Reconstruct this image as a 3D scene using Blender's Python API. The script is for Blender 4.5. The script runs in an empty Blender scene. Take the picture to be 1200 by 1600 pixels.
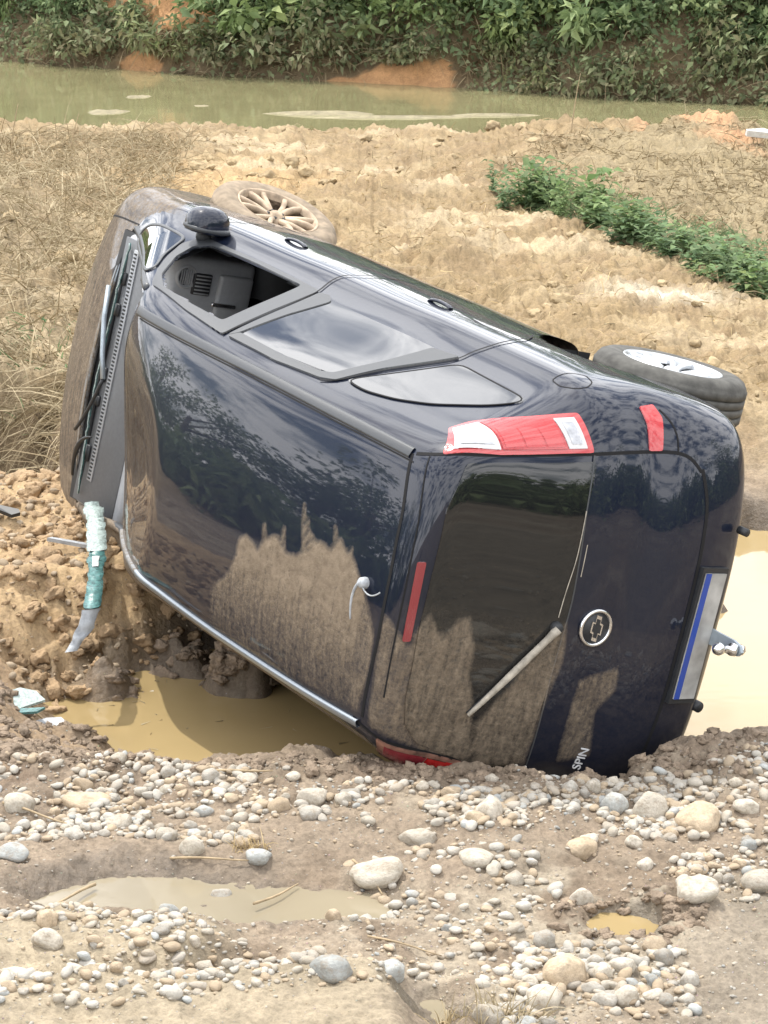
import bpy, bmesh, math, random
import numpy as np
from mathutils import Matrix, Vector
from mathutils.geometry import delaunay_2d_cdt

SC = bpy.context.scene
COL = SC.collection
rng = np.random.default_rng(7)
random.seed(7)

# ------------------------------------------------------------------ camera
CAM_H, PITCH = 3.42, 15.5
cd = bpy.data.cameras.new('camera')
cd.sensor_fit = 'VERTICAL'; cd.sensor_height = 24.0; cd.lens = 60.0
cd.clip_start = 0.1; cd.clip_end = 500
cam = bpy.data.objects.new('camera', cd); COL.objects.link(cam)
cam.location = (0, 0, CAM_H); cam.rotation_euler = (math.radians(90 - PITCH), 0, 0)
SC.camera = cam

# ------------------------------------------------------------------ sky and sun
SUN_DIR = Vector((-0.27, 0.36, 0.89)).normalized()          # towards the sun: high, behind the car and a little to the left
SUN_EL = math.asin(SUN_DIR.z); SUN_AZ = math.atan2(SUN_DIR.x, SUN_DIR.y)
W = bpy.data.worlds.new('World'); SC.world = W; W.use_nodes = True
nt = W.node_tree; nt.nodes.clear()
def wn(t): return nt.nodes.new(t)
wo = wn('ShaderNodeOutputWorld'); bg = wn('ShaderNodeBackground'); sky = wn('ShaderNodeTexSky')
sky.sky_type = 'NISHITA'; sky.sun_disc = False; sky.sun_elevation = SUN_EL; sky.sun_rotation = SUN_AZ
sky.air_density = 1.0; sky.dust_density = 1.5; sky.ozone_density = 1.2
tc = wn('ShaderNodeTexCoord'); sep = wn('ShaderNodeSeparateXYZ'); cl = wn('ShaderNodeTexNoise'); rp = wn('ShaderNodeValToRGB')
mxs = wn('ShaderNodeMixRGB')
mp = wn('ShaderNodeMapping'); mp.inputs['Scale'].default_value = (1, 1, 2.2); mp.inputs['Location'].default_value = (.7, 3.1, 1.4)
cl.inputs['Scale'].default_value = 6.0; cl.inputs['Detail'].default_value = 8; cl.inputs['Roughness'].default_value = .66
rp.color_ramp.elements[0].position = .39; rp.color_ramp.elements[1].position = .54
nt.links.new(tc.outputs['Generated'], mp.inputs['Vector']); nt.links.new(mp.outputs[0], cl.inputs['Vector'])
nt.links.new(cl.outputs['Fac'], rp.inputs['Fac'])
nt.links.new(rp.outputs['Color'], mxs.inputs['Fac']); nt.links.new(sky.outputs[0], mxs.inputs['Color1'])
mxs.inputs['Color2'].default_value = (24.0, 24.0, 24.4, 1)
nt.links.new(mxs.outputs[0], bg.inputs['Color']); bg.inputs['Strength'].default_value = 0.12
nt.links.new(bg.outputs[0], wo.inputs['Surface'])
sl = bpy.data.lights.new('sun', 'SUN'); sl.energy = 3.6; sl.angle = math.radians(.8); sl.color = (1.0, .95, .86)
sun = bpy.data.objects.new('sun', sl); COL.objects.link(sun)
sun.rotation_euler = SUN_DIR.to_track_quat('Z', 'Y').to_euler()
SC.view_settings.view_transform = 'Standard'; SC.view_settings.look = 'None'
SC.view_settings.gamma = 1.0; SC.view_settings.use_curve_mapping = False
SC.view_settings.exposure = 0.16

# ------------------------------------------------------------------ helpers
def link(o, parent=None):
    COL.objects.link(o)
    if parent is not None: o.parent = parent
    return o
def tag(o, label=None, cat=None, group=None, kind=None):
    if label: o['label'] = label
    if cat: o['category'] = cat
    if group: o['group'] = group
    if kind: o['kind'] = kind
    return o
def mesh_np(name, V, F, mat=None, smooth=True):
    """V (n,3), F (m,k) array with k = 3 or 4, or list of such arrays"""
    V = np.asarray(V, np.float32); Fs = F if isinstance(F, list) else [F]
    me = bpy.data.meshes.new(name)
    me.vertices.add(len(V)); me.vertices.foreach_set('co', V.ravel())
    loops = np.concatenate([np.asarray(f, np.int32).ravel() for f in Fs])
    cnt = np.concatenate([np.full(len(f), np.asarray(f).shape[1], np.int32) for f in Fs])
    st = np.concatenate([[0], np.cumsum(cnt)[:-1]]).astype(np.int32)
    me.loops.add(len(loops)); me.loops.foreach_set('vertex_index', loops)
    me.polygons.add(len(cnt)); me.polygons.foreach_set('loop_start', st); me.polygons.foreach_set('loop_total', cnt)
    if smooth: me.polygons.foreach_set('use_smooth', np.ones(len(cnt), bool))
    me.update(calc_edges=True); me.validate()
    if mat: me.materials.append(mat)
    return me
def obj_np(name, V, F, mat=None, parent=None, smooth=True):
    return link(bpy.data.objects.new(name, mesh_np(name, V, F, mat, smooth)), parent)
def fattr(me, name, vals):
    a = me.attributes.new(name, 'FLOAT', 'POINT'); a.data.foreach_set('value', np.asarray(vals, np.float32))
def cattr(me, name, rgb):
    a = me.attributes.new(name, 'FLOAT_COLOR', 'POINT'); n = len(rgb)
    c = np.ones((n, 4), np.float32); c[:, :3] = rgb; a.data.foreach_set('color', c.ravel())
def empty(name, loc=(0, 0, 0), rz=0):
    o = bpy.data.objects.new(name, None); COL.objects.link(o); o.location = loc; o.rotation_euler = (0, 0, rz)
    o.empty_display_size = .1
    return o
def smoothstep(a, b, x):
    t = np.clip((x - a) / (b - a), 0, 1); return t * t * (3 - 2 * t)

# numpy noise
def _h(ix, iy, s):
    h = (ix.astype(np.int64) * 374761393 + iy.astype(np.int64) * 668265263 + s * 974711) & 0xffffffff
    h = ((h ^ (h >> 13)) * 1274126177) & 0xffffffff
    return ((h ^ (h >> 16)) & 0xffff) / 32767.5 - 1
def noise2(x, y, s=0):
    ix = np.floor(x); iy = np.floor(y); fx = x - ix; fy = y - iy
    u = fx * fx * fx * (fx * (fx * 6 - 15) + 10); v = fy * fy * fy * (fy * (fy * 6 - 15) + 10)
    a = _h(ix, iy, s); b = _h(ix + 1, iy, s); c = _h(ix, iy + 1, s); d = _h(ix + 1, iy + 1, s)
    return (a * (1 - u) + b * u) * (1 - v) + (c * (1 - u) + d * u) * v
def fbm(x, y, s=0, o=4, g=.5):
    r = 0; a = 1
    for k in range(o):
        r = r + a * noise2(x * 2.03 ** k + 17.3 * k, y * 2.03 ** k - 9.1 * k, s + k); a *= g
    return r
def billow(x, y, s=0, o=3, g=.5):
    r = 0; a = 1
    for k in range(o):
        r = r + a * np.abs(noise2(x * 2.1 ** k + 7.7 * k, y * 2.1 ** k + 3.3 * k, s + k)); a *= g
    return r
def pdist(px, py, poly):
    """signed distance to polygon, positive inside"""
    P = np.asarray(poly, float); n = len(P); d = np.full(px.shape, 1e9); ins = np.zeros(px.shape, bool)
    for i in range(n):
        ax, ay = P[i]; bx, by = P[(i + 1) % n]; ex, ey = bx - ax, by - ay
        wx, wy = px - ax, py - ay
        t = np.clip((wx * ex + wy * ey) / (ex * ex + ey * ey + 1e-12), 0, 1)
        d = np.minimum(d, (wx - ex * t) ** 2 + (wy - ey * t) ** 2)
        if ay != by:
            c = ((ay > py) != (by > py)) & (px < (bx - ax) * (py - ay) / (by - ay) + ax); ins ^= c
    d = np.sqrt(d); return np.where(ins, d, -d)

# ------------------------------------------------------------------ node material helpers
class NT:
    def __init__(s, name):
        s.m = bpy.data.materials.new(name); s.m.use_nodes = True; s.t = s.m.node_tree; s.t.nodes.clear()
        s.out = s.n('ShaderNodeOutputMaterial'); s.b = s.n('ShaderNodeBsdfPrincipled')
        s.l(s.b.outputs[0], s.out.inputs['Surface'])
    def n(s, t, **kw):
        x = s.t.nodes.new(t)
        for k, v in kw.items():
            if k in x.inputs: x.inputs[k].default_value = v
            else: setattr(x, k, v)
        return x
    def l(s, a, b): s.t.links.new(a, b)
    def set(s, **kw):
        for k, v in kw.items():
            k = k.replace('_', ' ')
            if hasattr(v, 'is_linked'): s.l(v, s.b.inputs[k])
            else: s.b.inputs[k].default_value = (*v, 1) if isinstance(v, tuple) and len(v) == 3 else v
        return s
    def tc(s, which='Object'): return s.n('ShaderNodeTexCoord').outputs[which]
    def noise(s, vec, scale, detail=4, rough=.55, dist=0):
        x = s.n('ShaderNodeTexNoise', Scale=scale, Detail=detail, Roughness=rough, Distortion=dist)
        if vec is not None: s.l(vec, x.inputs['Vector'])
        return x.outputs['Fac']
    def ramp(s, fac, stops):
        r = s.n('ShaderNodeValToRGB'); e = r.color_ramp.elements
        while len(e) < len(stops): e.new(.5)
        for i, (p, c) in enumerate(stops):
            e[i].position = p; e[i].color = (*c, 1) if not isinstance(c, (int, float)) else (c, c, c, 1)
        s.l(fac, r.inputs[0]); return r.outputs[0]
    def mix(s, f, a, b, mode='MIX'):
        x = s.n('ShaderNodeMixRGB', blend_type=mode)
        for i, v in ((0, f), (1, a), (2, b)):
            if hasattr(v, 'is_linked'): s.l(v, x.inputs[i])
            else: x.inputs[i].default_value = (*v, 1) if isinstance(v, tuple) else v
        return x.outputs[0]
    def math(s, op, a, b=0., clamp=False):
        x = s.n('ShaderNodeMath', operation=op, use_clamp=clamp)
        for i, v in ((0, a), (1, b)):
            if hasattr(v, 'is_linked'): s.l(v, x.inputs[i])
            else: x.inputs[i].default_value = v
        return x.outputs[0]
    def attr(s, name, out='Fac'): return s.n('ShaderNodeAttribute', attribute_name=name).outputs[out]
    def bump(s, h, strength=.5, dist=.01):
        x = s.n('ShaderNodeBump', Strength=strength, Distance=dist); s.l(h, x.inputs['Height']); s.l(x.outputs[0], s.b.inputs['Normal']); return s
def simple(name, col, rough=.6, var=.12, scale=30., metal=0., bump=.0, bd=.004, coat=0., spec=.5):
    k = NT(name); v = k.noise(k.tc(), scale, 5)
    c = k.ramp(v, [(.3, tuple(x * (1 - var) for x in col)), (.7, tuple(min(1, x * (1 + var)) for x in col))])
    k.set(Base_Color=c, Roughness=rough, Metallic=metal, Coat_Weight=coat, Specular_IOR_Level=spec)
    if bump: k.bump(k.noise(k.tc(), scale * 3, 5), bump, bd)
    return k.m

# ------------------------------------------------------------------ materials
def mat_ground():
    k = NT('ground'); o = k.tc()
    base = k.attr('col', 'Color'); wet = k.attr('wet')
    n1 = k.noise(o, 9, 6, .65); n2 = k.noise(o, 55, 5, .7); n3 = k.noise(o, 2.2, 4, .6)
    v = k.n('ShaderNodeTexVoronoi', Scale=38.); k.l(o, v.inputs['Vector'])
    f = k.ramp(n1, [(.28, .72), (.5, 1.0), (.74, 1.22)]); g = k.ramp(n2, [(.3, .70), (.5, .98), (.72, 1.25)])
    w = k.ramp(n3, [(.3, .88), (.7, 1.1)])
    c = k.mix(1., base, f, 'MULTIPLY'); c = k.mix(1., c, g, 'MULTIPLY'); c = k.mix(1., c, w, 'MULTIPLY')
    # little loose grit of other colours
    gp = k.ramp(v.outputs['Distance'], [(.10, 1.), (.16, 0.)]); gr = k.math('MULTIPLY', gp, k.attr('grit'))
    gc = k.mix(.5, v.outputs['Color'], (.40, .36, .30)); gc = k.mix(.75, gc, (.33, .29, .24))
    c = k.mix(gr, c, gc)
    rough = k.math('SUBTRACT', .92, k.math('MULTIPLY', wet, .55))
    k.set(Base_Color=c, Roughness=rough, Specular_IOR_Level=.35)
    h = k.math('ADD', k.math('MULTIPLY', n2, .6), k.math('MULTIPLY', n1, .8))
    h = k.math('ADD', h, k.math('MULTIPLY', gr, .5))
    k.bump(h, .9, .018)
    return k.m
def mat_water(name, col, rough, bscale, bstr):
    k = NT(name); o = k.tc()
    n = k.noise(o, 1.4, 3); c = k.ramp(n, [(.3, tuple(x * .9 for x in col)), (.7, tuple(x * 1.08 for x in col))])
    k.set(Base_Color=c, Roughness=rough, IOR=1.33, Specular_IOR_Level=.5)
    mp = k.n('ShaderNodeMapping'); k.l(o, mp.inputs['Vector']); mp.inputs['Scale'].default_value = (1, 2.2, 1)
    k.bump(k.noise(mp.outputs[0], bscale, 3, .5), bstr, .02)
    return k.m
def mat_stone(name, a, b):
    k = NT(name); o = k.tc(); oi = k.n('ShaderNodeObjectInfo')
    mp = k.n('ShaderNodeVectorMath', operation='ADD'); k.l(o, mp.inputs[0])
    sc = k.n('ShaderNodeVectorMath', operation='SCALE'); k.l(oi.outputs['Location'], sc.inputs[0]); sc.inputs[3].default_value = 37.
    k.l(sc.outputs[0], mp.inputs[1]); vec = mp.outputs[0]
    n = k.noise(vec, 2.2, 6, .65); n2 = k.noise(vec, 11, 5, .7)
    c = k.ramp(n, [(.3, a), (.7, b)]); c = k.mix(1., c, k.ramp(n2, [(.3, .80), (.7, 1.12)]), 'MULTIPLY')
    c = k.mix(1., c, k.ramp(oi.outputs['Random'], [(0, .80), (1, 1.18)]), 'MULTIPLY')
    dirt = k.ramp(k.noise(vec, 4.5, 5, .7), [(.48, 0.), (.66, .65)])
    c = k.mix(dirt, c, (.27, .215, .155))
    k.set(Base_Color=c, Roughness=.85, Specular_IOR_Level=.3); k.bump(n2, .35, .05)
    return k.m
def mat_leaf(name, c1, c2, c3, rough=.65, trans=.18):
    k = NT(name); oi = k.n('ShaderNodeObjectInfo')
    r = k.attr('rnd'); c = k.ramp(r, [(0, c1), (.5, c2), (1, c3)])
    c = k.mix(1., c, k.ramp(oi.outputs['Random'], [(0, (.75, .8, .8)), (.5, (1, 1, 1)), (1, (1.2, 1.12, .9))]), 'MULTIPLY')
    c = k.mix(k.attr('dust'), c, (.27, .225, .14))
    k.set(Base_Color=c, Roughness=rough, Specular_IOR_Level=.18)
    tr = k.n('ShaderNodeBsdfTranslucent'); k.l(c, tr.inputs[0]); ms = k.n('ShaderNodeMixShader'); ms.inputs[0].default_value = trans
    k.l(k.b.outputs[0], ms.inputs[1]); k.l(tr.outputs[0], ms.inputs[2]); k.l(ms.outputs[0], k.out.inputs['Surface'])
    return k.m
def mat_painted(name, base, rough, coat, metal=0., ior=1.5, spec=.5):
    """car surface that carries dried mud: attribute mud = signed distance inside a patch, mudk its cover, film = thin dust"""
    k = NT(name); o = k.tc()
    mud = k.attr('mud'); mk = k.attr('mudk'); film = k.attr('film')
    nA = k.noise(o, 9, 6, .7); nB = k.noise(o, 60, 6, .75); nC = k.noise(o, 240, 3, .6)
    e = k.math('ADD', mud, k.math('MULTIPLY', k.math('SUBTRACT', nA, .5), .030))
    e = k.math('ADD', e, k.math('MULTIPLY', k.math('SUBTRACT', nB, .5), .010))
    hard = k.ramp(k.math('ADD', k.math('MULTIPLY', e, 40.), .5, True), [(.0, 0.), (1., 1.)])
    th = k.math('ADD', mk, k.math('MULTIPLY', k.math('SUBTRACT', nB, .5), 1.3), True)
    ms_ = k.n('ShaderNodeMapping'); k.l(o, ms_.inputs['Vector']); ms_.inputs['Scale'].default_value = (26, 3.2, 26); st_ = k.noise(ms_.outputs[0], 1.6, 5, .65)
    th = k.math('ADD', th, k.math('MULTIPLY', k.math('SUBTRACT', st_, .5), 1.1), True)
    mask = k.math('MULTIPLY', hard, k.ramp(th, [(.12, 0.), (.85, 1.)]))
    sp = k.ramp(nC, [(.68, 0.), (.74, 1.)]); spk = k.math('MULTIPLY', sp, k.math('MULTIPLY', film, 1.6, True))
    fm = k.math('MULTIPLY', film, k.ramp(nB, [(.25, .2), (.75, .9)]))
    dmask = k.math('MAXIMUM', mask, k.math('MAXIMUM', k.math('MULTIPLY', spk, .55), k.math('MULTIPLY', fm, .55)))
    mc = k.ramp(k.noise(o, 22, 5, .7), [(.3, (.15, .118, .086)), (.7, (.265, .212, .155))])
    bc = base
    c = k.mix(dmask, bc, mc)
    r = k.math('ADD', k.math('MULTIPLY', dmask, .85 - rough), rough)
    r = k.math('ADD', r, k.math('MULTIPLY', k.ramp(k.noise(o, 14, 5, .7), [(.4, 0.), (.8, 1.)]), .05), True)
    ct = k.math('MULTIPLY', k.math('SUBTRACT', 1., dmask, True), coat)
    k.set(Base_Color=c, Roughness=r, Metallic=metal, Coat_Weight=ct, Coat_Roughness=.025, Coat_IOR=ior, Specular_IOR_Level=spec)
    k.bump(k.math('ADD', k.math('MULTIPLY', mask, .5), k.math('MULTIPLY', k.math('MULTIPLY', mask, nB), 1.2)), .7, .004)
    return k.m
M = {}
M['ground'] = mat_ground()
M['river'] = mat_water('river_water', (.225, .21, .11), .05, 2.5, .10)
M['puddle'] = mat_water('muddy_puddle', (.32, .24, .118), .04, 5., .02)
M['puddle_grey'] = mat_water('grey_puddle', (.25, .215, .15), .03, 6., .03)
M['stone_grey'] = mat_stone('stone_grey', (.34, .32, .28), (.46, .43, .375))
M['stone_pale'] = mat_stone('stone_pale', (.42, .38, .31), (.56, .51, .43))
M['stone_tan'] = mat_stone('stone_tan', (.40, .31, .21), (.53, .43, .31))
M['stone_blue'] = mat_stone('stone_blue', (.30, .31, .30), (.42, .43, .41))
M['leaf'] = mat_leaf('leaf', (.085, .130, .064), (.155, .225, .105), (.28, .355, .175), trans=.30)
M['weed'] = mat_leaf('weed_leaf', (.085, .150, .070), (.135, .225, .10), (.21, .31, .15), trans=.38)
M['straw'] = mat_leaf('straw', (.22, .165, .095), (.36, .285, .175), (.50, .41, .27), .7, .1)
M['bark'] = simple('bark', (.12, .095, .07), .9, .3, 12, bump=.6, bd=.02)
M['twig'] = simple('twig', (.34, .26, .16), .85, .25, 20)
M['clod'] = simple('mud_clod', (.16, .115, .075), .85, .35, 14, bump=1., bd=.03)
M['paint'] = mat_painted('navy_paint', (.0032, .0078, .0215), .35, 1.0, 0., 1.47, .1)
M['dark_glass'] = mat_painted('tinted_glass', (.006, .008, .010), .02, 1., 0., 1.5, .15)
M['side_glass'] = mat_painted('side_glass', (.008, .010, .012), .02, 1., 0., 1.8, .2)
M['dash_top'] = simple('dash_top', (.13, .137, .147), .6, .08, 60)
M['trim'] = mat_painted('black_trim', (.045, .05, .056), .38, .0)
M['silver_trim'] = mat_painted('silver_trim', (.30, .34, .38), .32, .2, .6)
M['gap'] = simple('panel_gap', (.004, .004, .005), .9)
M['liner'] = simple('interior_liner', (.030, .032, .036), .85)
M['dash'] = simple('dashboard', (.36, .375, .395), .55, .06, 60, bump=.15, bd=.001)
M['dash_dark'] = simple('dark_plastic', (.022, .024, .027), .5)
M['seat'] = simple('seat_cloth', (.03, .031, .034), .95)
M['tyre'] = simple('tyre', (.075, .073, .066), .85, .45, 16, bump=.5)
M['tyre_mud'] = simple('muddy_tyre', (.24, .19, .135), .9, .35, 18, bump=.6)
M['alloy'] = simple('alloy', (.52, .54, .56), .35, .25, 20, metal=.85)
M['alloy_mud'] = simple('muddy_alloy', (.40, .31, .22), .75, .45, 14, metal=.1, bump=.4)
M['chrome'] = simple('chrome', (.75, .76, .78), .18, .05, metal=1.)
M['white'] = simple('white_plate', (.78, .79, .80), .35, .03)
M['blue'] = simple('blue_band', (.02, .06, .32), .4, .03)
M['steel'] = simple('grey_steel', (.33, .38, .42), .4, .15, 20, metal=.4)
M['teal'] = simple('laminated_glass_edge', (.07, .17, .165), .2, .6, 50, bump=.5)
M['crazed'] = simple('crazed_glass', (.36, .44, .42), .35, .45, 90, bump=.9, bd=.004)
M['tape'] = simple('grey_tape', (.34, .36, .38), .5, .25, 40, bump=.5)
M['card'] = simple('white_scrap', (.52, .52, .49), .6, .15, 20)
def red_lens(name, col):
    k = NT(name); o = k.tc()
    w = k.n('ShaderNodeTexWave', Scale=140., Distortion=.5); k.l(o, w.inputs['Vector'])
    c = k.ramp(w.outputs['Fac'], [(.2, tuple(x * .86 for x in col)), (.8, col)])
    k.set(Base_Color=c, Roughness=.12, Coat_Weight=1., Coat_Roughness=.03, Specular_IOR_Level=.6); k.bump(w.outputs['Fac'], .15, .002)
    return k.m
M['red'] = red_lens('red_lens', (.46, .010, .012)); M['red_rim'] = red_lens('red_lens_border', (.50, .03, .032)); M['clear'] = red_lens('clear_lens', (.58, .58, .58)); M['plate'] = simple('plate_dirt_shade', (.33, .33, .32), .45, .35, 9)  # number plate: colour greyed for dirt and for the shade it lies in
M['dull_red'] = red_lens('dull_red_lens', (.22, .02, .03))

# ------------------------------------------------------------------ terrain
PIT = [(-.75, 9.75), (-.35, 9.2), (.1, 9.0), (.6, 8.92), (1.15, 9.25), (1.55, 9.45), (2.6, 9.6), (2.8, 12.9),
       (1.75, 13.1), (1.5, 11.6), (.9, 11.6), (-.1, 11.2), (-.6, 10.75)]
SHORE = [(-1.52, 10.25), (-1.36, 9.72), (-1.0, 9.42), (-.5, 9.27), (.1, 9.3), (0, 11.3), (-.6, 11.25), (-1.0, 10.98), (-1.32, 10.65)]
PUD2 = [(-1.22, 7.72), (-1.1, 7.85), (-.86, 8.0), (-.5, 7.9), (-.02, 7.76), (.02, 7.6), (-.41, 7.5), (-.75, 7.58), (-1.1, 7.56)]
PUD3 = [(.66, 7.58), (.72, 7.66), (.84, 7.65), (.89, 7.58), (.84, 7.5), (.72, 7.5)]
PUD4 = [(.62, 8.03), (.68, 8.07), (.74, 8.02), (.68, 7.97)]
PUD5 = [(.03, 7.0), (.17, 7.02), (.24, 6.86), (.12, 6.72), (.03, 6.78)]
RAVINE = [(-6, 12.95), (-1.82, 12.95), (-1.72, 14.0), (-1.9, 15.2), (-6, 16.0)]
MUDPATCH_L = [(-3.5, 10.2), (-1.36, 10.2), (-1.05, 10.9), (-.8, 11.3), (-1.2, 12.7), (-3.5, 12.7)]
SAND1 = [(-1.6, 7.42), (-1.0, 7.44), (-.55, 7.42), (-.42, 7.2), (-.6, 6.95), (-1.6, 6.9)]
SAND2 = [(-1.4, 6.9), (-.6, 6.98), (-.15, 7.05), (.05, 6.85), (.08, 6.2), (-1.4, 6.2)]
GREYGRAVEL = [(1.02, 7.45), (1.3, 8.0), (3.5, 8.1), (3.5, 5.5), (.7, 5.5), (.85, 6.7)]
MOUND_R = [(1.3, 24.6), (1.9, 22.4), (2.35, 21.6), (2.9, 19.4), (4.0, 18.2), (7, 18), (7, 27.5), (2.2, 27.0)]
RED_M = [(2.75, 28.2), (3.3, 28.9), (3.7, 26.2), (3.75, 24.6), (3.45, 25.4), (3.05, 27.2)]
def bank_y(x): return 40.8 - .525 * x
def TH(x, y, fine=True):
    x = np.asarray(x, float); y = np.asarray(y, float)
    z = .05 * fbm(x * .9, y * .9, 3, 3) + 0 * x
    far = smoothstep(11.5, 15, y)
    def to(poly, h, s, z, wob=.12):
        d = pdist(x, y, poly) + wob * fbm(x * 2.6, y * 2.6, 31, 3)
        w = smoothstep(-s, s, d); return z * (1 - w) + (h + z * .35) * w, w
    z = z + far * (.10 * fbm(x * .55, y * .4, 11, 3) + .02) - .013 * np.clip(y - 14, 0, 16)
    z, wl = to(MUDPATCH_L, .10, .18, z)
    z = z + .09 * np.exp(-((x + 1.0) / .28) ** 2 - ((y - 11.25) / .3) ** 2)
    z, wm = to(MOUND_R, .12, .7, z, .25)
    z = z + .22 * np.exp(-((x - 3.3) / .42) ** 2 - ((y - 27.0) / 1.0) ** 2) + .16 * np.exp(-((x - 2.9) / .9) ** 2 - ((y - 28.3) / .6) ** 2)
    z = z + .42 * np.exp(-((x + 3.7) / 1.5) ** 2 - ((y - 19) / 4.5) ** 2)
    z = z + .14 * np.exp(-((x - .95) / .35) ** 2 - ((y - 25) / .8) ** 2)
    z, wr = to(RAVINE, -.75, .22, z)
    z, wp = to(PIT, -.50, .26, z, .13)
    z, ws = to(SHORE, -.45, .42, z, .12); wp = np.maximum(wp, ws)
    # lumps that stand out of the muddy pool beside the roof
    for (cx, cy, r, h) in ((-.63, 10.52, .16, .40), (-.85, 10.72, .13, .28), (-.52, 10.42, .10, .25), (-1.17, 10.42, .12, .2)):
        z = z + h * np.exp(-(((x - cx) ** 2 + (y - cy) ** 2) / r ** 2) ** 1.2) * (.75 + .45 * billow(x * 5, y * 5, 71, 2))
    # ridge of gravel along the near edge of the pool
    z = z + (.045 - .05 * smoothstep(-.5, -.1, x) * smoothstep(1.25, .95, x)) * np.exp(-((y - (8.72 + .22 * smoothstep(.2, 1.3, x) + .25 * smoothstep(-.5, -1.4, x))) / .16) ** 2)
    for poly, h, s in ((PUD2, -.075, .10), (PUD3, -.09, .05), (PUD4, -.05, .04), (PUD5, -.07, .05)):
        z, _ = to(poly, h, s, z, .03)
    z, w1 = to(SAND1, .10, .10, z, .08); z, w2 = to(SAND2, .14, .14, z, .08)
    z = z + .05 * np.exp(-((x - .93) / .12) ** 2 - ((y - 7.66) / .05) ** 2) + .04 * np.exp(-((x - .6) / .06) ** 2 - ((y - 7.57) / .07) ** 2)
    fall = smoothstep(28.6, 33.5, y + .25 * x + .5 * noise2(x * .6, y * .3, 5)); z = z * (1 - fall) - 1.6 * fall
    if fine:
        field = smoothstep(13.2, 14.5, y) * (1 - fall * .8)
        lum = .5 + .5 * smoothstep(-.3, .4, fbm(x * .45, y * .45, 77, 2))
        cl = billow(x * 1.9, y * 1.9, 40, 4, .55) - .55
        cl2 = billow(x * 6.5, y * 6.5, 44, 3, .55) - .5
        z = z + field * (.085 * cl * lum + .070 * cl2 + .032 * (billow(x * 17, y * 17, 47, 2) - .4))
        mid = np.clip(wl * (1 - wp) + .22 * wp + w1 * .28 + w2 * .35 + smoothstep(9.2, 9.7, y) * smoothstep(-.8, -1.1, x), 0, 1) * (1 - field)
        z = z + mid * (.055 * (billow(x * 4.5, y * 4.5, 51, 4, .5) - .5) + .010 * fbm(x * 15, y * 15, 53, 3, .5))
        rd = (1 - field) * (1 - mid)
        rim = np.exp(-((y - 8.8) / .35) ** 2)
        z = z + rd * (.012 * fbm(x * 7, y * 7, 61, 4, .6) + .006 * fbm(x * 34, y * 34, 63, 3, .6) + rim * .030 * (billow(x * 8, y * 8, 65, 3) - .5))
    return z
def ground_look(x, y, z):
    n = fbm(x * 1.7, y * 1.7, 90, 4); n2 = fbm(x * 5, y * 5, 95, 3)
    def L(c, c2, w): w = np.clip(w, 0, 1)[:, None]; return c * (1 - w) + np.array(c2) * w
    road = np.array([[.245, .193, .140]]) + 0 * x[:, None]
    c = L(road, (.33, .28, .21), smoothstep(-.2, .8, n))
    c = L(c, (.205, .158, .112), smoothstep(.15, .9, -n2 + .4 * n))
    gg = smoothstep(-.12, .12, pdist(x, y, GREYGRAVEL) + .1 * n); c = L(c, (.225, .19, .145), gg * .9)
    s = np.maximum(smoothstep(-.1, .1, pdist(x, y, SAND1) + .08 * n2), smoothstep(-.12, .12, pdist(x, y, SAND2) + .1 * n2)); c = L(c, (.325, .27, .19), s)
    rim = np.exp(-((y - 8.85) / .28) ** 2); c = L(c, (.175, .128, .09), rim * smoothstep(-.6, .5, n2) * .85)
    left = smoothstep(-.15, .15, pdist(x, y, MUDPATCH_L) + .15 * n); c = L(c, (.46, .325, .18), left * .9); c = L(c, (.36, .25, .14), left * smoothstep(.0, .8, n2))
    c = L(c, (.30, .215, .135), smoothstep(10.7, 10.1, y) * smoothstep(9.0, 9.4, y + .25 * n2) * smoothstep(-.6, -.9, x) * .9)
    field = smoothstep(12.9, 14.2, y); fc = np.array([[.27, .198, .108]]) + 0 * x[:, None]
    fc = L(fc, (.345, .265, .155), smoothstep(0, .9, n)); fc = L(fc, (.25, .18, .10), smoothstep(.0, .8, -n2 + .3 * fbm(x * 11, y * 11, 99, 3)))
    fc = L(fc, (.50, .34, .17), .7 * np.exp(-((x + 1.6) / 1.1) ** 2 - ((y - 24.5) / 1.3) ** 2))
    fc = L(fc, (.42, .335, .215), smoothstep(.35, .9, fbm(x * .9, y * 1.6, 98, 3)) * .8)
    fc = L(fc, (.60, .54, .42), np.exp(-((x - 1.95) / .4) ** 2 - ((y - 17.6) / .3) ** 2))
    mr = smoothstep(-.5, .5, pdist(x, y, MOUND_R) + .3 * n); fc = L(fc, (.25, .20, .115), mr * .8)
    rm = smoothstep(-.2, .15, pdist(x, y, RED_M) + .15 * n); fc = L(fc, (.43, .255, .14), rm)
    gl = np.exp(-((x + 3.2) / 1.3) ** 2 - ((y - 19) / 6.) ** 2); fc = L(fc, (.25, .195, .12), gl * .8)
    c = c * (1 - field)[:, None] + fc * field[:, None]
    rv = smoothstep(-.15, .2, pdist(x, y, RAVINE)); c = L(c, (.13, .09, .055), rv * .85)
    wet = np.zeros(len(x))
    for P, wz, rr in ((PIT, -.28, .08), (SHORE, -.28, .07), (PUD2, -.045, .10), (PUD3, -.06, .07), (PUD4, -.035, .05), (PUD5, -.05, .08)):
        d = pdist(x, y, P) + .06 * n2; wet = np.maximum(wet, smoothstep(-rr, rr * .6, d))
    c = c * (1 - .40 * wet)[:, None]
    wet2 = smoothstep(-.75, -.9, z) * (y > 20); c = c * (1 - .35 * wet2)[:, None]
    grit = (1 - field) * (1 - left * .6) * (.35 + .5 * smoothstep(-.3, .5, n)) + field * .12
    return np.clip(c, .01, .9), np.clip(wet, 0, 1), np.clip(grit, 0, 1)
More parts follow.
